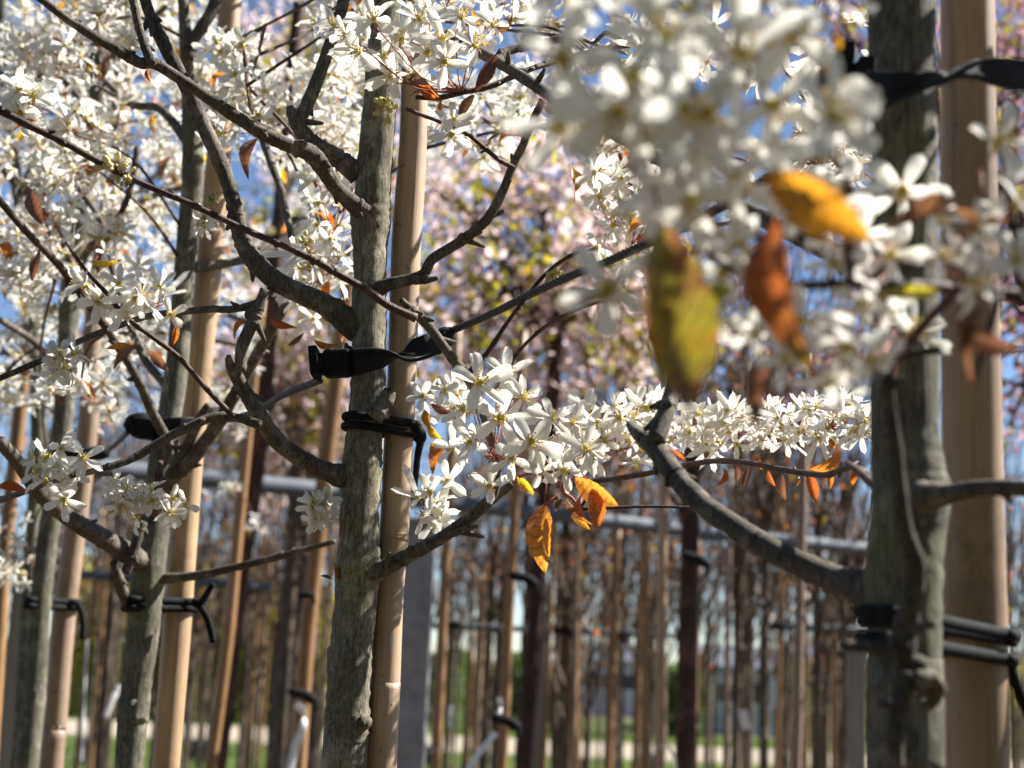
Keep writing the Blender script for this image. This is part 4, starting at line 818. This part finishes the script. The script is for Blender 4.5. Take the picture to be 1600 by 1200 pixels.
# ------------------------------------------------------------------ canes of the row
cane([(651, -20, 22), (646, 202, 22.5), (640, 304, 24), (634, 400, 24), (628, 586, 23), (622, 704, 23), (617, 812, 23), (608, 930, 22.5), (602, 1065, 23), (595, 1200, 24)], 1.012, 'pale tan bamboo cane tied right against the centre trunk', 'cane', nodes=((616, 838, 22.5),))
cane([(1512, -20, 44), (1514, 300, 45), (1519, 700, 46.5), (1522, 900, 48), (1526, 1200, 50)], .665, 'thick bamboo cane with dark scuffs beside the right trunk', 'cane_dark', nodes=((1523, 1010, 48.5),), segs=28)
cane([(361, -20, 19), (352, 120, 18), (341, 253, 20), (325, 434, 21), (312, 569, 20), (300, 690, 20), (288, 829, 21), (275, 998, 22), (259, 1200, 21)], 1.39, 'straight tan bamboo cane beside the forked dark trunk', 'cane_gold', nodes=((324, 420, 21),))
cane([(202, -20, 15), (190, 101, 15), (187, 202, 16), (165, 360, 14), (145, 518, 15), (137, 670, 16), (113, 862, 17), (100, 964, 18), (86, 1130, 17.5), (80, 1200, 17.5)], 1.80, 'duller bamboo cane third left of the centre trunk', 'cane_grey', nodes=((120, 800, 16.5),))
cane([(25, 700, 11), (8, 860, 11), (-2, 1000, 11), (-15, 1200, 11)], 2.2, 'brown cane just inside the left edge', 'cane_brown')
cane([(525, 600, 13), (510, 720, 13), (496, 850, 12.5), (480, 1000, 12), (466, 1200, 12)], 3.05, 'brown cane left of the centre trunk, black tie low down', 'cane_brown', top=.3)
cane([(386, 690, 8), (370, 850, 9), (358, 980, 9), (343, 1100, 9), (329, 1200, 9)], 2.96, 'narrow brown cane before the brown serviceberry trunk', 'cane_brown', top=.3)

# ------------------------------------------------------------------ ties
def ribbon(name, pts, thick, m, org, sub=6):
    """flat band: pts (x, y, half width, twist in degrees, Y)"""
    P = [at(x, y, Y) for x, y, w, tw, Y in pts]; Wd = [w * mpp(Y) for x, y, w, tw, Y in pts]; TW = [math.radians(t[3]) for t in pts]
    P2, W2_ = catmull(P, Wd, sub); _, T2 = catmull(P, TW, sub); T = np.gradient(P2, axis=0); T /= np.linalg.norm(T, axis=1)[:, None]
    rows = []
    for p, w, a, t in zip(P2, W2_, T2, T):
        u = np.array(UP) - t * np.dot(UP, t); u /= np.linalg.norm(u); v = np.cross(t, u)
        du = u * math.cos(a) + v * math.sin(a); dv = -u * math.sin(a) + v * math.cos(a)
        h = thick / 2
        rows.append([p + du * w * s + dv * c for s, c in ((1, h * .4), (.92, h), (0, h * 1.3), (-.92, h), (-1, h * .4), (-1, -h * .4), (-.92, -h), (0, -h * .7), (.92, -h), (1, -h * .4))])
    V = np.array(rows); n, k = V.shape[:2]; V = V.reshape(-1, 3)
    V = V + np.array([[mnoise.noise(Vector(q) * 130) * .0011, mnoise.noise(Vector(q) * 90 + Vector((7, 0, 0))) * .0013, mnoise.noise(Vector(q) * 130 + Vector((0, 9, 0))) * .0011] for q in V])
    i = np.arange(n - 1)[:, None] * k; j = np.arange(k)[None, :]; j2 = (j + 1) % k
    q = np.stack([i + j, i + k + j, i + k + j2, i + j2], -1).reshape(-1, 4)
    A = Acc(); A.add(V, [q]); A.add(V[:k], [np.arange(k)[None, :]]); A.add(V[-k:], [np.arange(k)[None, ::-1]])
    return A.build(name, M[m], org)
def block(name, cx, cy, Y, hw, hh, dep, org, rot=0.0, m='rubber', parent=None, lab=None):
    c = at(cx, cy, Y); k = mpp(Y); V, p = boxg(-hw * k, hw * k, -dep / 2, dep / 2, -hh * k, hh * k)
    r_ = np.array(Matrix.Rotation(rot, 3, 'Y')); A = Acc(); A.add(V @ r_.T + np.array(c), p)
    o = obj(name, A.build(name, M[m], org, False), parent); b_ = o.modifiers.new('bevel', 'BEVEL'); b_.width = min(hw, hh) * k * .3; b_.segments = 3; return o
def tube_part(name, pts, Y, m, o, segs=12):
    P, R = pxpath(pts, Y); P2, R2 = catmull(P, R, 6); A = Acc(); A.add(*tube_geo(P2, R2, segs)); return obj(name, A.build(name, M[m], np.array(o.location)), o)
def loop(o, tx, tr_, sx, sr, yl, yr, Y, Ys, rt, tilt=0.0):
    """a rubber loop round trunk and cane"""
    k = mpp(Y); a = at(tx, (yl + yr) / 2, Y); b_ = at(sx, (yl + yr) / 2, Ys); r1, r2 = (tr_ + rt * .8) * k, (sr + rt * .8) * mpp(Ys)
    pts = [a + Vector((math.cos(t), math.sin(t), 0)) * r1 for t in np.radians([95, 130, 165, 195, 225, 255])] + [b_ + Vector((math.cos(t), math.sin(t), 0)) * r2 for t in np.radians([-80, -45, -15, 15, 45, 80])]
    x0, x1 = a.x - r1, b_.x + r2
    zl, zr = at(tx, yl, Y).z, at(sx, yr, Ys).z
    pts = [Vector((p.x, p.y, zl + (zr - zl) * (p.x - x0) / (x1 - x0) + tilt * (p.y - Y))) for p in pts]; pts.append(pts[0])
    P2, R2 = catmull(pts, [rt * k] * len(pts), 5); A = Acc(); A.add(*tube_geo(P2, R2, 12)); return obj('loop', A.build('loop', M['rubber'], np.array(o.location)), o)
# wide strap ties with their buckles
o = empty('strap_tie', at(575, 560, .98), 'black twisted strap with buckle round the centre trunk and cane', 'tree tie'); og = np.array(o.location)
obj('strap', ribbon('strap', [(540, 562, 26, 0, 1.0), (548, 564, 25, 0, .985), (575, 565, 17, 0, .972), (600, 562, 14, 25, .972), (622, 556, 11, 75, .975), (645, 546, 15, 150, .975), (668, 538, 17, 180, .978), (690, 532, 15, 190, .985), (706, 527, 14, 200, .995)], .0022, 'webbing', og), o)
block('buckle', 527, 568, .985, 22, 22, .014, og, -.08, parent=o); block('buckle_flange', 492, 566, .985, 7, 23, .020, og, -.15, parent=o); block('buckle', 508, 569, .985, 14, 17, .011, og, -.08, parent=o)
tube_part('clamp', [(676, 545, 15), (690, 530, 17), (702, 522, 15), (708, 517, 9)], .99, 'webbing', o); tube_part('strap_edge', [(548, 548, 3), (580, 546, 3), (608, 550, 3), (635, 562, 3), (660, 560, 3), (690, 548, 3)], .968, 'webbing', o, 8)
o = empty('strap_tie', at(1420, 140, .58), 'wide black strap twisting across the thick right trunk and cane', 'tree tie'); og = np.array(o.location)
obj('strap', ribbon('strap', [(1340, 148, 36, 0, .60), (1360, 143, 34, 0, .575), (1400, 135, 24, 0, .558), (1440, 128, 17, 15, .558), (1475, 122, 10, 60, .565), (1510, 112, 15, 140, .572), (1550, 112, 24, 180, .578), (1590, 118, 22, 190, .585), (1640, 128, 24, 200, .60)], .003, 'webbing', og), o)
tube_part('strap_edge', [(1345, 178, 7), (1370, 168, 8), (1410, 150, 7), (1450, 134, 6), (1490, 118, 5), (1530, 98, 5), (1570, 93, 4), (1640, 104, 4)], .555, 'webbing', o, 8)
block('buckle', 1312, 138, .595, 38, 32, .022, og, 0, parent=o); block('buckle', 1345, 135, .59, 14, 36, .024, og, .03, parent=o); block('buckle_flange', 1316, 90, .60, 15, 19, .018, og, .06, parent=o); block('buckle_flange', 1318, 182, .60, 14, 14, .018, og, 0, parent=o)
o = empty('strap_tie', at(270, 670, 1.3), 'black strap with a bulky buckle on the forked dark trunk', 'tree tie'); og = np.array(o.location)
obj('strap', ribbon('strap', [(238, 672, 17, 0, 1.34), (255, 670, 17, 0, 1.325), (285, 664, 13, 20, 1.325), (310, 655, 10, 80, 1.35), (335, 648, 12, 170, 1.36), (350, 640, 10, 180, 1.38)], .0025, 'webbing', og), o)
block('buckle', 226, 670, 1.33, 18, 16, .02, og, .1, parent=o); tube_part('clamp', [(198, 671, 8), (208, 662, 15), (222, 660, 16), (236, 668, 14)], 1.33, 'rubber', o)
o = empty('strap_tie', at(155, 710, 1.7), 'small black tie on the third trunk left of centre', 'tree tie'); og = np.array(o.location)
tube_part('strap', [(84, 712, 10), (110, 710, 10), (140, 709, 11), (158, 708, 12), (170, 709, 7)], 1.70, 'webbing', o)
# wire rope through the strap ties
def rope(pts, label):
    P = [at(x, y, Y) for x, y, Y in pts]; P2, _ = catmull(P, [1] * len(P), 60); rr = .0023 * np.ones(len(P2)); og = Vector(P[0])
    A = Acc()
    T = np.gradient(P2, axis=0); T /= np.linalg.norm(T, axis=1)[:, None]
    ln = np.concatenate([[0], np.cumsum(np.linalg.norm(np.diff(P2, axis=0), axis=1))])
    s = np.arange(0, ln[-1], .0012); Q = np.stack([np.interp(s, ln, P2[:, i]) for i in range(3)], -1)
    t = (P2[-1] - P2[0]); t /= np.linalg.norm(t); u = np.cross(t, (0, 0, 1)); u /= np.linalg.norm(u); v = np.cross(t, u)
    for k in range(3):
        a = s / .011 * 2 * math.pi + k * 2.094
        C = Q + (u[None] * np.cos(a)[:, None] + v[None] * np.sin(a)[:, None]) * .0012
        A.add(*tube_geo(C, np.full(len(C), .00155), 6))
    tag(obj('wire_rope', A.build('wire_rope', M['rope'], og), None, og), label, 'rope')
rope([(700, 519, .995), (766, 491, .95), (834, 457, .90), (901, 427, .86), (955, 406, .82), (1150, 310, .73), (1300, 200, .63)], 'dark twisted rope rising from the centre strap to the right')
rope([(500, 594, .99), (440, 618, 1.06), (405, 640, 1.14), (360, 655, 1.25), (345, 652, 1.37)], 'dark twisted rope between the centre and left strap buckles')
rope([(200, 675, 1.33), (185, 690, 1.5), (168, 706, 1.69)], 'short dark rope joining the two left straps')
# rubber hose ties
o = empty('rubber_tie', at(600, 665, 1.0), 'doubled black rubber hose round the centre trunk with a hanging end', 'tree tie')
loop(o, 573, 29, 626, 23, 653, 664, 1.0, 1.012, 6.5); loop(o, 572, 29, 626, 23, 668, 680, 1.0, 1.012, 6.5)
tube_part('hose_end', [(646, 668, 6), (655, 678, 6), (658, 686, 6.5), (653, 710, 5.5), (650, 740, 5), (647, 770, 4.5)], .985, 'rubber', o)
tube_part('knot', [(640, 660, 6), (652, 670, 8), (659, 684, 8), (650, 690, 6)], .985, 'rubber', o)
o = empty('rubber_tie', at(1450, 990, .6), 'two thick black hose loops low on the right trunk', 'tree tie')
loop(o, 1413, 57, 1523, 48, 958, 992, .62, .665, 11); loop(o, 1413, 57, 1523, 48, 972, 1000, .62, .665, 9); loop(o, 1413, 57, 1523, 48, 1000, 1030, .62, .665, 11)
tube_part('hose_end', [(1560, 1030, 9), (1578, 1044, 9), (1590, 1075, 9), (1606, 1112, 9), (1630, 1160, 9)], .66, 'rubber', o)
o = empty('rubber_tie', at(250, 948, 1.3), 'black hose tie knotted with two loose ends on the forked trunk', 'tree tie')
loop(o, 227, 25, 279, 21.5, 938, 940, 1.36, 1.39, 6); loop(o, 226, 25, 278, 21.5, 952, 950, 1.36, 1.39, 6)
tube_part('knot', [(300, 940, 6), (312, 944, 9), (320, 950, 7)], 1.36, 'rubber', o); tube_part('hose_end', [(312, 946, 6), (322, 930, 5.5), (333, 912, 4.5)], 1.355, 'rubber', o); tube_part('hose_end', [(312, 946, 6), (322, 962, 6), (329, 982, 6), (333, 1003, 5.5)], 1.355, 'rubber', o)
o = empty('rubber_tie', at(90, 942, 1.7), 'thin black hose tie drooping on the dull left cane', 'tree tie')
loop(o, 63, 17, 103, 18, 938, 940, 1.75, 1.80, 5); loop(o, 62, 17, 102, 18, 948, 949, 1.75, 1.80, 5); tube_part('hose_end', [(120, 942, 5), (127, 955, 5), (130, 975, 5), (129, 998, 4.5)], 1.77, 'rubber', o)

# ------------------------------------------------------------------ cherries and rows of slim trees behind
def clumped(lobes, n, Y, depth, r_, per=24):
    out = []
    wsum = sum(rx * ry for _, _, rx, ry in lobes)
    for (x, y, rx, ry) in lobes:
        m = max(1, int(n * rx * ry / wsum / per))
        k = mpp(Y); c = np.array(at(x, y, Y))
        d = r_.normal(size=(m, 3)); d /= np.linalg.norm(d, axis=1)[:, None]; d *= (r_.random(m) ** .4)[:, None]
        ctr = c + d[:, :1] * np.array(RIGHT) * rx * k + d[:, 2:3] * np.array(UP) * ry * k + d[:, 1:2] * np.array([0, depth, 0])
        out.append((ctr[:, None, :] + r_.normal(size=(m, per, 3)) * .06).reshape(-1, 3))
    return np.concatenate(out)
def cherry(px, Y, w, fork, lobes, label, npink, nleaf, pm='pink', bm='far_bark', size=.034, depth=.8, seed=1):
    r_ = np.random.default_rng(seed); b_ = at(px[0], 1040, Y); o = empty('cherry_tree', (b_.x, Y, 0), label, 'tree'); og = np.array(o.location)
    f = at(px[1], fork, Y); k = mpp(Y)
    P, R = catmull([Vector((b_.x, Y, 0)), Vector((b_.x * .7 + f.x * .3, Y, .8)), Vector((b_.x * .3 + f.x * .7, Y, (f.z + .8) / 2)), f], [w * k * .6, w * k * .55, w * k * .5, w * k * .5], 8)
    A = Acc(); A.add(*tube_geo(P, R, 14, .08, 0, seed)); obj('trunk', A.build('trunk', M[bm], og), o)
    pk = clumped(lobes, npink, Y, depth, r_); A = Acc(); A.add(*leaf_cloud(pk, size, r_)); obj('blossom', A.build('blossom', M[pm], og, False), o, kind='stuff')
    lf = clumped(lobes, nleaf, Y, depth, r_, 9); A = Acc(); A.add(*leaf_cloud(lf, size * 1.15, r_)); obj('foliage', A.build('foliage', M['spring'], og, False), o, kind='stuff')
    fine = Acc()
    for i, (x, y, rx, ry) in enumerate(lobes):
        c = at(x, y, Y + r_.uniform(-.3, .3)); mid = (f + c) / 2 + Vector((r_.normal() * .08, 0, .08))
        P, R = catmull([f - Vector((0, 0, .05)), mid, c], [w * k * .28, w * k * .15, .006], 7); A = Acc(); A.add(*tube_geo(P, R, 8, .1, .1, i)); obj('branch', A.build('branch', M[bm], og), o)
        for q in range(int(9 + rx * ry / 900)):
            a = P[r_.integers(5, len(P))]; e = np.array(c) + r_.normal(size=3) * np.array([rx * k * .6, depth * .5, ry * k * .6])
            P3, R3 = catmull([a, (a + e) / 2 + r_.normal(size=3) * .06, e], [.008, .005, .003], 4); fine.add(*tube_geo(P3, R3, 4))
    obj('fine_twigs', fine.build('fine_twigs', M[bm], og), o, kind='stuff')
cherry((797, 872), 5.2, 24, 500, [(730, 330, 90, 90), (850, 300, 110, 80), (950, 420, 90, 110), (760, 460, 90, 90), (880, 440, 90, 80), (1010, 520, 70, 80), (690, 540, 60, 90), (930, 560, 70, 50), (800, 560, 60, 40)], 'pink cherry behind the centre cane with a brown forked trunk', 3600, 1500, seed=3, bm='red_bark', size=.044)
cherry((452, 470), 5.6, 26, 640, [(430, 600, 110, 70), (480, 540, 80, 70), (360, 660, 90, 60), (460, 690, 90, 50), (520, 620, 50, 90), (400, 740, 60, 30)], 'pink cherry behind the left cane above the thick pipe', 2500, 800, seed=5, size=.044)
cherry((520, 500), 6.4, 26, 320, [(470, 40, 90, 90), (560, 120, 80, 90), (420, 400, 80, 80), (500, 330, 70, 90), (440, 180, 60, 80), (620, 260, 60, 90), (350, 420, 60, 60)], 'tall cherry with sparse bronze leaves behind the upper left blossom', 1500, 900, seed=7, size=.044)
cherry((1640, 1620), 4.6, 34, 520, [(1590, 90, 70, 120), (1620, 300, 70, 120), (1600, 470, 60, 80), (1330, 60, 70, 90), (1470, 150, 100, 120), (1600, 620, 60, 60)], 'mauve cherry beyond the thick right cane', 3000, 800, pm='mauve', seed=9, size=.04)
cherry((1180, 1150), 7.5, 22, 640, [(1130, 560, 80, 70), (1240, 600, 70, 70), (1060, 620, 60, 60), (1300, 560, 60, 90), (1180, 470, 80, 80)], 'thin reddish cherry behind the hanging bronze leaves', 900, 450, pm='mauve', seed=12, size=.04)
cherry((960, 985), 8.5, 20, 300, [(900, 200, 90, 100), (1000, 260, 90, 100), (820, 130, 80, 80), (1090, 330, 80, 90)], 'distant pale cherry showing behind the upper right blossom', 1300, 500, seed=14, size=.04)

def slim_base(i):
    r_ = np.random.default_rng(40 + i); H = r_.uniform(1.75, 2.15); rad = .02
    sp = np.array([(0, 0, 0), (r_.normal() * .01, 0, H * .3), (r_.normal() * .015, 0, H * .65), (r_.normal() * .015, 0, H)])
    P, R = catmull(sp, [rad * 1.1, rad, rad * .95, rad * .85], 8); tr_ = Acc(); tr_.add(*tube_geo(P, R, 8, .10, .35, i))
    tw = Acc(); pts = []
    for q in range(15):
        z0 = H - r_.uniform(0, .45) if q > 3 else H
        a = r_.uniform(0, 6.28); ln = r_.uniform(.5, 1.25); sl = r_.uniform(.12, .55)
        d = np.array([math.cos(a) * sl, math.sin(a) * sl, 1.0]); p0 = np.array([0, 0, z0]); p1 = p0 + d * ln * .45 + np.array([math.cos(a), math.sin(a), 0]) * .06; p2 = p0 + d * ln + r_.normal(size=3) * .05
        Q, RR = catmull([p0, p1, p2], [.007, .0045, .002], 4); tw.add(*tube_geo(Q, RR, 5, 0, .3, q)); pts.extend(Q[3:])
        for k in range(3):
            b0 = Q[r_.integers(3, len(Q))]; b1 = b0 + r_.normal(size=3) * np.array([.16, .16, .1]) + (0, 0, .16)
            tw.add(*tube_geo(np.array([b0, (b0 + b1) / 2 + r_.normal(size=3) * .012, b1]), [.004, .003, .0018], 4)); pts.extend([b1, (b0 + b1) / 2])
    pts = np.array(pts); idx = r_.integers(0, len(pts), 120); bp = pts[idx] + r_.normal(size=(120, 3)) * .022
    lf = Acc(); lf.add(*leaf_cloud(bp, .033, r_))
    return tr_.build('trunk', M['far_bark']), tw.build('twigs', M['far_bark']), lf.build('young_leaves', M['redbud'], smooth=False)
SLIM = [slim_base(i) for i in range(6)]
GS = 'slim young trees in the far nursery rows'; GCN = 'canes in the far nursery rows'
proto = {}
def slim(px, Y, i, sc=1.0, wsc=1.0, label=None):
    x = hx(px, Y); k = i % len(SLIM)
    if k not in proto:
        o = empty('slim_tree', (x, Y, 0), 'bare slim trunk with thin reddish twigs in the far rows', 'tree', GS); proto[k] = o
        for nm, me, kd in zip(('trunk', 'twigs', 'young_leaves'), SLIM[k], (None, None, 'stuff')): obj(nm, me, o, kind=kd)
    else:
        o = proto[k].copy(); COL.objects.link(o)
        for ch in proto[k].children: c = ch.copy(); c.parent = o; COL.objects.link(c)
        if o.get('label') != 'bare slim trunk with thin reddish twigs in the far rows': o['label'] = 'bare slim trunk with thin reddish twigs in the far rows'
    o.location = (x, Y, 0); o.rotation_euler = (0, 0, random.uniform(0, 6.28)); o.scale = (wsc, wsc, sc)
    if label: o['label'] = label
CB = []
for i, m in enumerate(('cane_brown', 'cane_grey', 'cane')):
    P, R = catmull([(0, 0, 0), (0.004, 0, 1.0), (-.004, 0, 2.0)], [.0100, .0100, .0092], 12); R = np.array(R); R[::5] *= 1.12; A = Acc(); A.add(*tube_geo(P, R, 8)); CB.append(A.build('bamboo_cane', M[m]))
def far_cane(px, Y, i, h=1.0, w=1.0, label=None):
    o = obj('bamboo_cane', CB[i % 3], None, (hx(px, Y), Y, 0)); o.scale = (w, w, h); o.rotation_euler = (random.gauss(0, .008), random.gauss(0, .008), random.uniform(0, 6.28))
    tag(o, label or 'narrow bamboo cane standing in the far rows', 'stake', GCN)
TR = [(135, 10), (148, 8), (168, 8), (304, 12), (320, 8), (385, 10), (428, 11), (478, 16), (505, 9), (545, 10), (716, 9), (732, 13), (763, 14), (775, 10), (817, 16), (871, 14), (888, 18), (925, 9), (940, 8), (962, 15), (975, 10), (1010, 9), (1028, 10), (1105, 9), (1154, 11), (1175, 9), (1195, 15), (1255, 11), (1289, 14), (1310, 12), (1327, 17), (1582, 14), (1592, 9), (690, 10), (15, 10)]
TL = {732: 'slim bare trunk a little right of the grey steel post', 817: 'slim bare trunk immediately left of the grey green timber post', 888: 'thickest slim trunk in the gap right of the timber post', 962: 'slim bare trunk midway between timber post and dark red brown trunk', 1195: 'slim forked trunk midway between dark red brown and right trunks', 1289: 'slim bare trunk left of the pale timber post by the right trunk', 304: 'slim bare trunk just right of the forked left tree cane', 478: 'slim dark trunk close behind the brown cane left of centre', 1582: 'slim trunk showing right of the thick right cane'}
for i, (x, w) in enumerate(TR): slim(x, max(4.3, 2310 * .043 / w * random.uniform(.92, 1.08)), i, random.uniform(.92, 1.1), random.uniform(.62, .85) * (1.25 if w > 13 else 1), TL.get(x))
for i in range(58): slim(random.uniform(-40, 1640), random.uniform(4.8, 9.5), i, random.uniform(.86, 1.05), random.uniform(.5, .8))
for i in range(20): slim(random.uniform(-60, 1660), random.uniform(8.5, 16), i, random.uniform(.9, 1.1), random.uniform(.7, 1.1))
CN = [(398, 9), (412, 9), (442, 10), (500, 10), (699, 18), (749, 10), (797, 21), (830, 10), (857, 12), (905, 12), (992, 12), (1046, 18), (1090, 12), (1138, 14), (1212, 10), (1229, 17), (1300, 9), (1598, 12), (160, 9), (320, 8), (560, 9), (1270, 8)]
CL = {699: 'brown cane standing just right of the grey steel post', 797: 'thick brown cane with black ties left of the timber post', 1046: 'tan cane touching the left side of the dark red brown trunk', 1090: 'narrow cane just right of the dark red brown trunk', 1229: 'thicker cane in front of the dark shrub left of the right trunk', 1598: 'narrow cane at the right edge of the photo', 500: 'narrow cane just left of the centre trunk foot'}
for i, (x, w) in enumerate(CN): far_cane(x, max(3.6, 2310 * .027 / w), (0, 1, 0, 1, 0, 2)[i % 6], random.uniform(1.0, 1.25) if w < 17 else 1.2, 1.0 if w < 17 else 1.25, CL.get(x))
for i in range(30): far_cane(random.uniform(-60, 1660), random.uniform(4.8, 11), random.choice((0, 0, 1)), random.uniform(.9, 1.15), random.uniform(.9, 1.4))
# the dark trunk right of the centre with its cane
o = empty('dark_tree', (hx(1072, 3.6), 3.6, 0), 'dark red brown trunk between the centre and right trees', 'tree'); og = np.array(o.location)
P, R = pxpath([(1082, 620, 11), (1080, 760, 13), (1078, 860, 14), (1074, 1000, 15), (1070, 1200, 15)], 3.6); P.append(Vector((P[-1].x - .02, 3.6, 0))); R.append(R[-1] * 1.15)
P2, R2 = catmull(P, R, 8); A = Acc(); A.add(*tube_geo(P2, R2, 14, .1, 0, 5)); obj('trunk', A.build('trunk', M['red_bark'], og), o)
for k, pp in enumerate(([(1080, 760, 7), (1120, 690, 5), (1150, 600, 3.5)], [(1080, 820, 7), (1030, 740, 5), (1000, 640, 3.5)], [(1081, 700, 6), (1060, 600, 4), (1075, 500, 3)], [(1076, 940, 6), (1110, 890, 4), (1160, 830, 3)])):
    P, R = pxpath(pp, (3.6, 3.7)); P2, R2 = catmull(P, R, 6); A = Acc(); A.add(*tube_geo(P2, R2, 8, .1, .1, k)); obj('branch', A.build('branch', M['red_bark'], og), o)
# small black ties on far canes
for (x, y, Y, lab) in ((820, 903, 2.95, 'black tie on the far brown cane right of the grey post'), (1088, 872, 3.55, 'black tie high on the dark red brown trunk'), (792, 1126, 2.95, 'low black tie near the foot of the far cane'), (475, 1085, 3.0, 'black tie low on the brown cane left of centre')):
    o = empty('rubber_tie', at(x, y, Y), lab, 'tree tie')
    tube_part('loop', [(x - 24, y - 6, 5), (x - 14, y - 3, 8), (x, y, 7), (x + 10, y + 6, 9), (x + 20, y + 12, 6)], Y, 'rubber', o); tube_part('hose_end', [(x + 12, y + 6, 4), (x + 18, y + 16, 4), (x + 16, y + 26, 3)], Y, 'rubber', o)
# white plastic strips and labels
def strip(pts, Y, w, label):
    o = obj('plastic_strip', ribbon('plastic_strip', [(x, y, w, t, Y) for x, y, t in pts], .0012, 'label_white', at(*pts[0][:2], Y)), None, at(*pts[0][:2], Y)); tag(o, label, 'plastic strip')
strip([(462, 1100, 0), (474, 1115, 10), (472, 1140, 30), (460, 1170, 30), (452, 1210, 20)], 2.95, 6, 'white plastic strip hanging from the brown cane left of centre')
strip([(775, 1145, 40), (762, 1160, 40), (742, 1185, 50), (728, 1210, 50)], 2.9, 5, 'long white strip leaning below the far brown cane')
strip([(664, 1178, 70), (680, 1172, 80), (698, 1166, 80)], 3.4, 5, 'short white strip at the foot of the grey post')
strip([(704, 1135, 20), (703, 1120, 0), (706, 1102, 0)], 4.2, 4, 'little white label on a far cane near the grey post')
strip([(778, 1120, 10), (782, 1105, 10), (780, 1090, 0)], 3.0, 5, 'white tag stuck to the far brown cane')
strip([(1030, 1170, 60), (1042, 1163, 60), (1052, 1180, 30), (1056, 1205, 20)], 3.4, 5, 'bent white strip at the foot of the dark trunk')
strip([(128, 1190, 10), (136, 1000, 0)][::-1], 3.6, 3, 'narrow white ribbon between the left canes')
strip([(165, 1120, 20), (178, 1090, 20), (186, 1070, 10)], 3.2, 5, 'white label leaning beside the dull left cane')
strip([(1166, 1140, 0), (1160, 1110, 10)], 5.0, 8, 'white label low in front of the pale shed')
strip([(1255, 1120, 60), (1272, 1105, 60), (1280, 1100, 60)], 5.0, 8, 'pale blue white label tilted beside the dark shrub')

# wires, more small ties and pots among the far rows
pipe([(1040, 843, 5.0), (1200, 846, 5.0), (1420, 850, 5.1)], 0.003, 'thin dark wire above the far rows left of the right trunk', 'rope', 'trellis_wire', 'wire')
pipe([(690, 876, 5.6), (850, 872, 5.6), (1000, 862, 5.7), (1090, 868, 5.7)], 0.003, 'thin dark wire crossing the far canes below the thick pipe', 'rope', 'trellis_wire', 'wire')
pipe([(280, 1005, 6.5), (420, 1010, 6.5), (560, 1018, 6.6)], 0.003, 'thin wire low between the left canes and centre trunk', 'rope', 'trellis_wire', 'wire')
for (x, y, Y, lab) in ((880, 985, 5.5, 'dark tie on a slim trunk right of the timber post'), (965, 992, 6.0, 'dark knot where the thin pale pipe meets a slim trunk'), (1212, 978, 5.1, 'dark knot at the left end of the short pale pipe'), (708, 976, 5.9, 'dark knot near the left end of the thin pale pipe'), (478, 930, 3.0, 'black tie halfway up the brown cane left of centre')):
    o = empty('rubber_tie', at(x, y, Y), lab, 'tree tie')
    tube_part('loop', [(x - 14, y - 3, 3.5), (x - 5, y, 5.5), (x + 5, y - 1, 5.5), (x + 14, y + 2, 3.5)], Y - .03, 'rubber', o); tube_part('hose_end', [(x + 8, y, 3), (x + 13, y + 8, 3), (x + 12, y + 15, 2)], Y - .03, 'rubber', o)
for i, (px, Y) in enumerate(((322, 21), (508, 20), (676, 21.5), (905, 20.5), (1020, 22), (150, 20))):
    x = hx(px, Y); A = Acc(); A.add(*tube_geo(np.array([(0, 0, .01), (0, 0, .26), (0, 0, .265), (0, 0, .30)]), [.11, .145, .158, .158], 18))
    o = obj('plant_pot', A.build('plant_pot', M['pot'], smooth=False), None, (x, Y, 0)); tag(o, 'black plastic pot standing on the ground far behind the canes', 'pot', 'black pots on the ground behind the rows')
    A = Acc(); A.add(*tube_geo(np.array([(0, 0, .30), (.01, 0, .55), (-.01, 0, .9)]), [.012, .009, .004], 6)); obj('stem', A.build('stem', M['far_bark']), o)
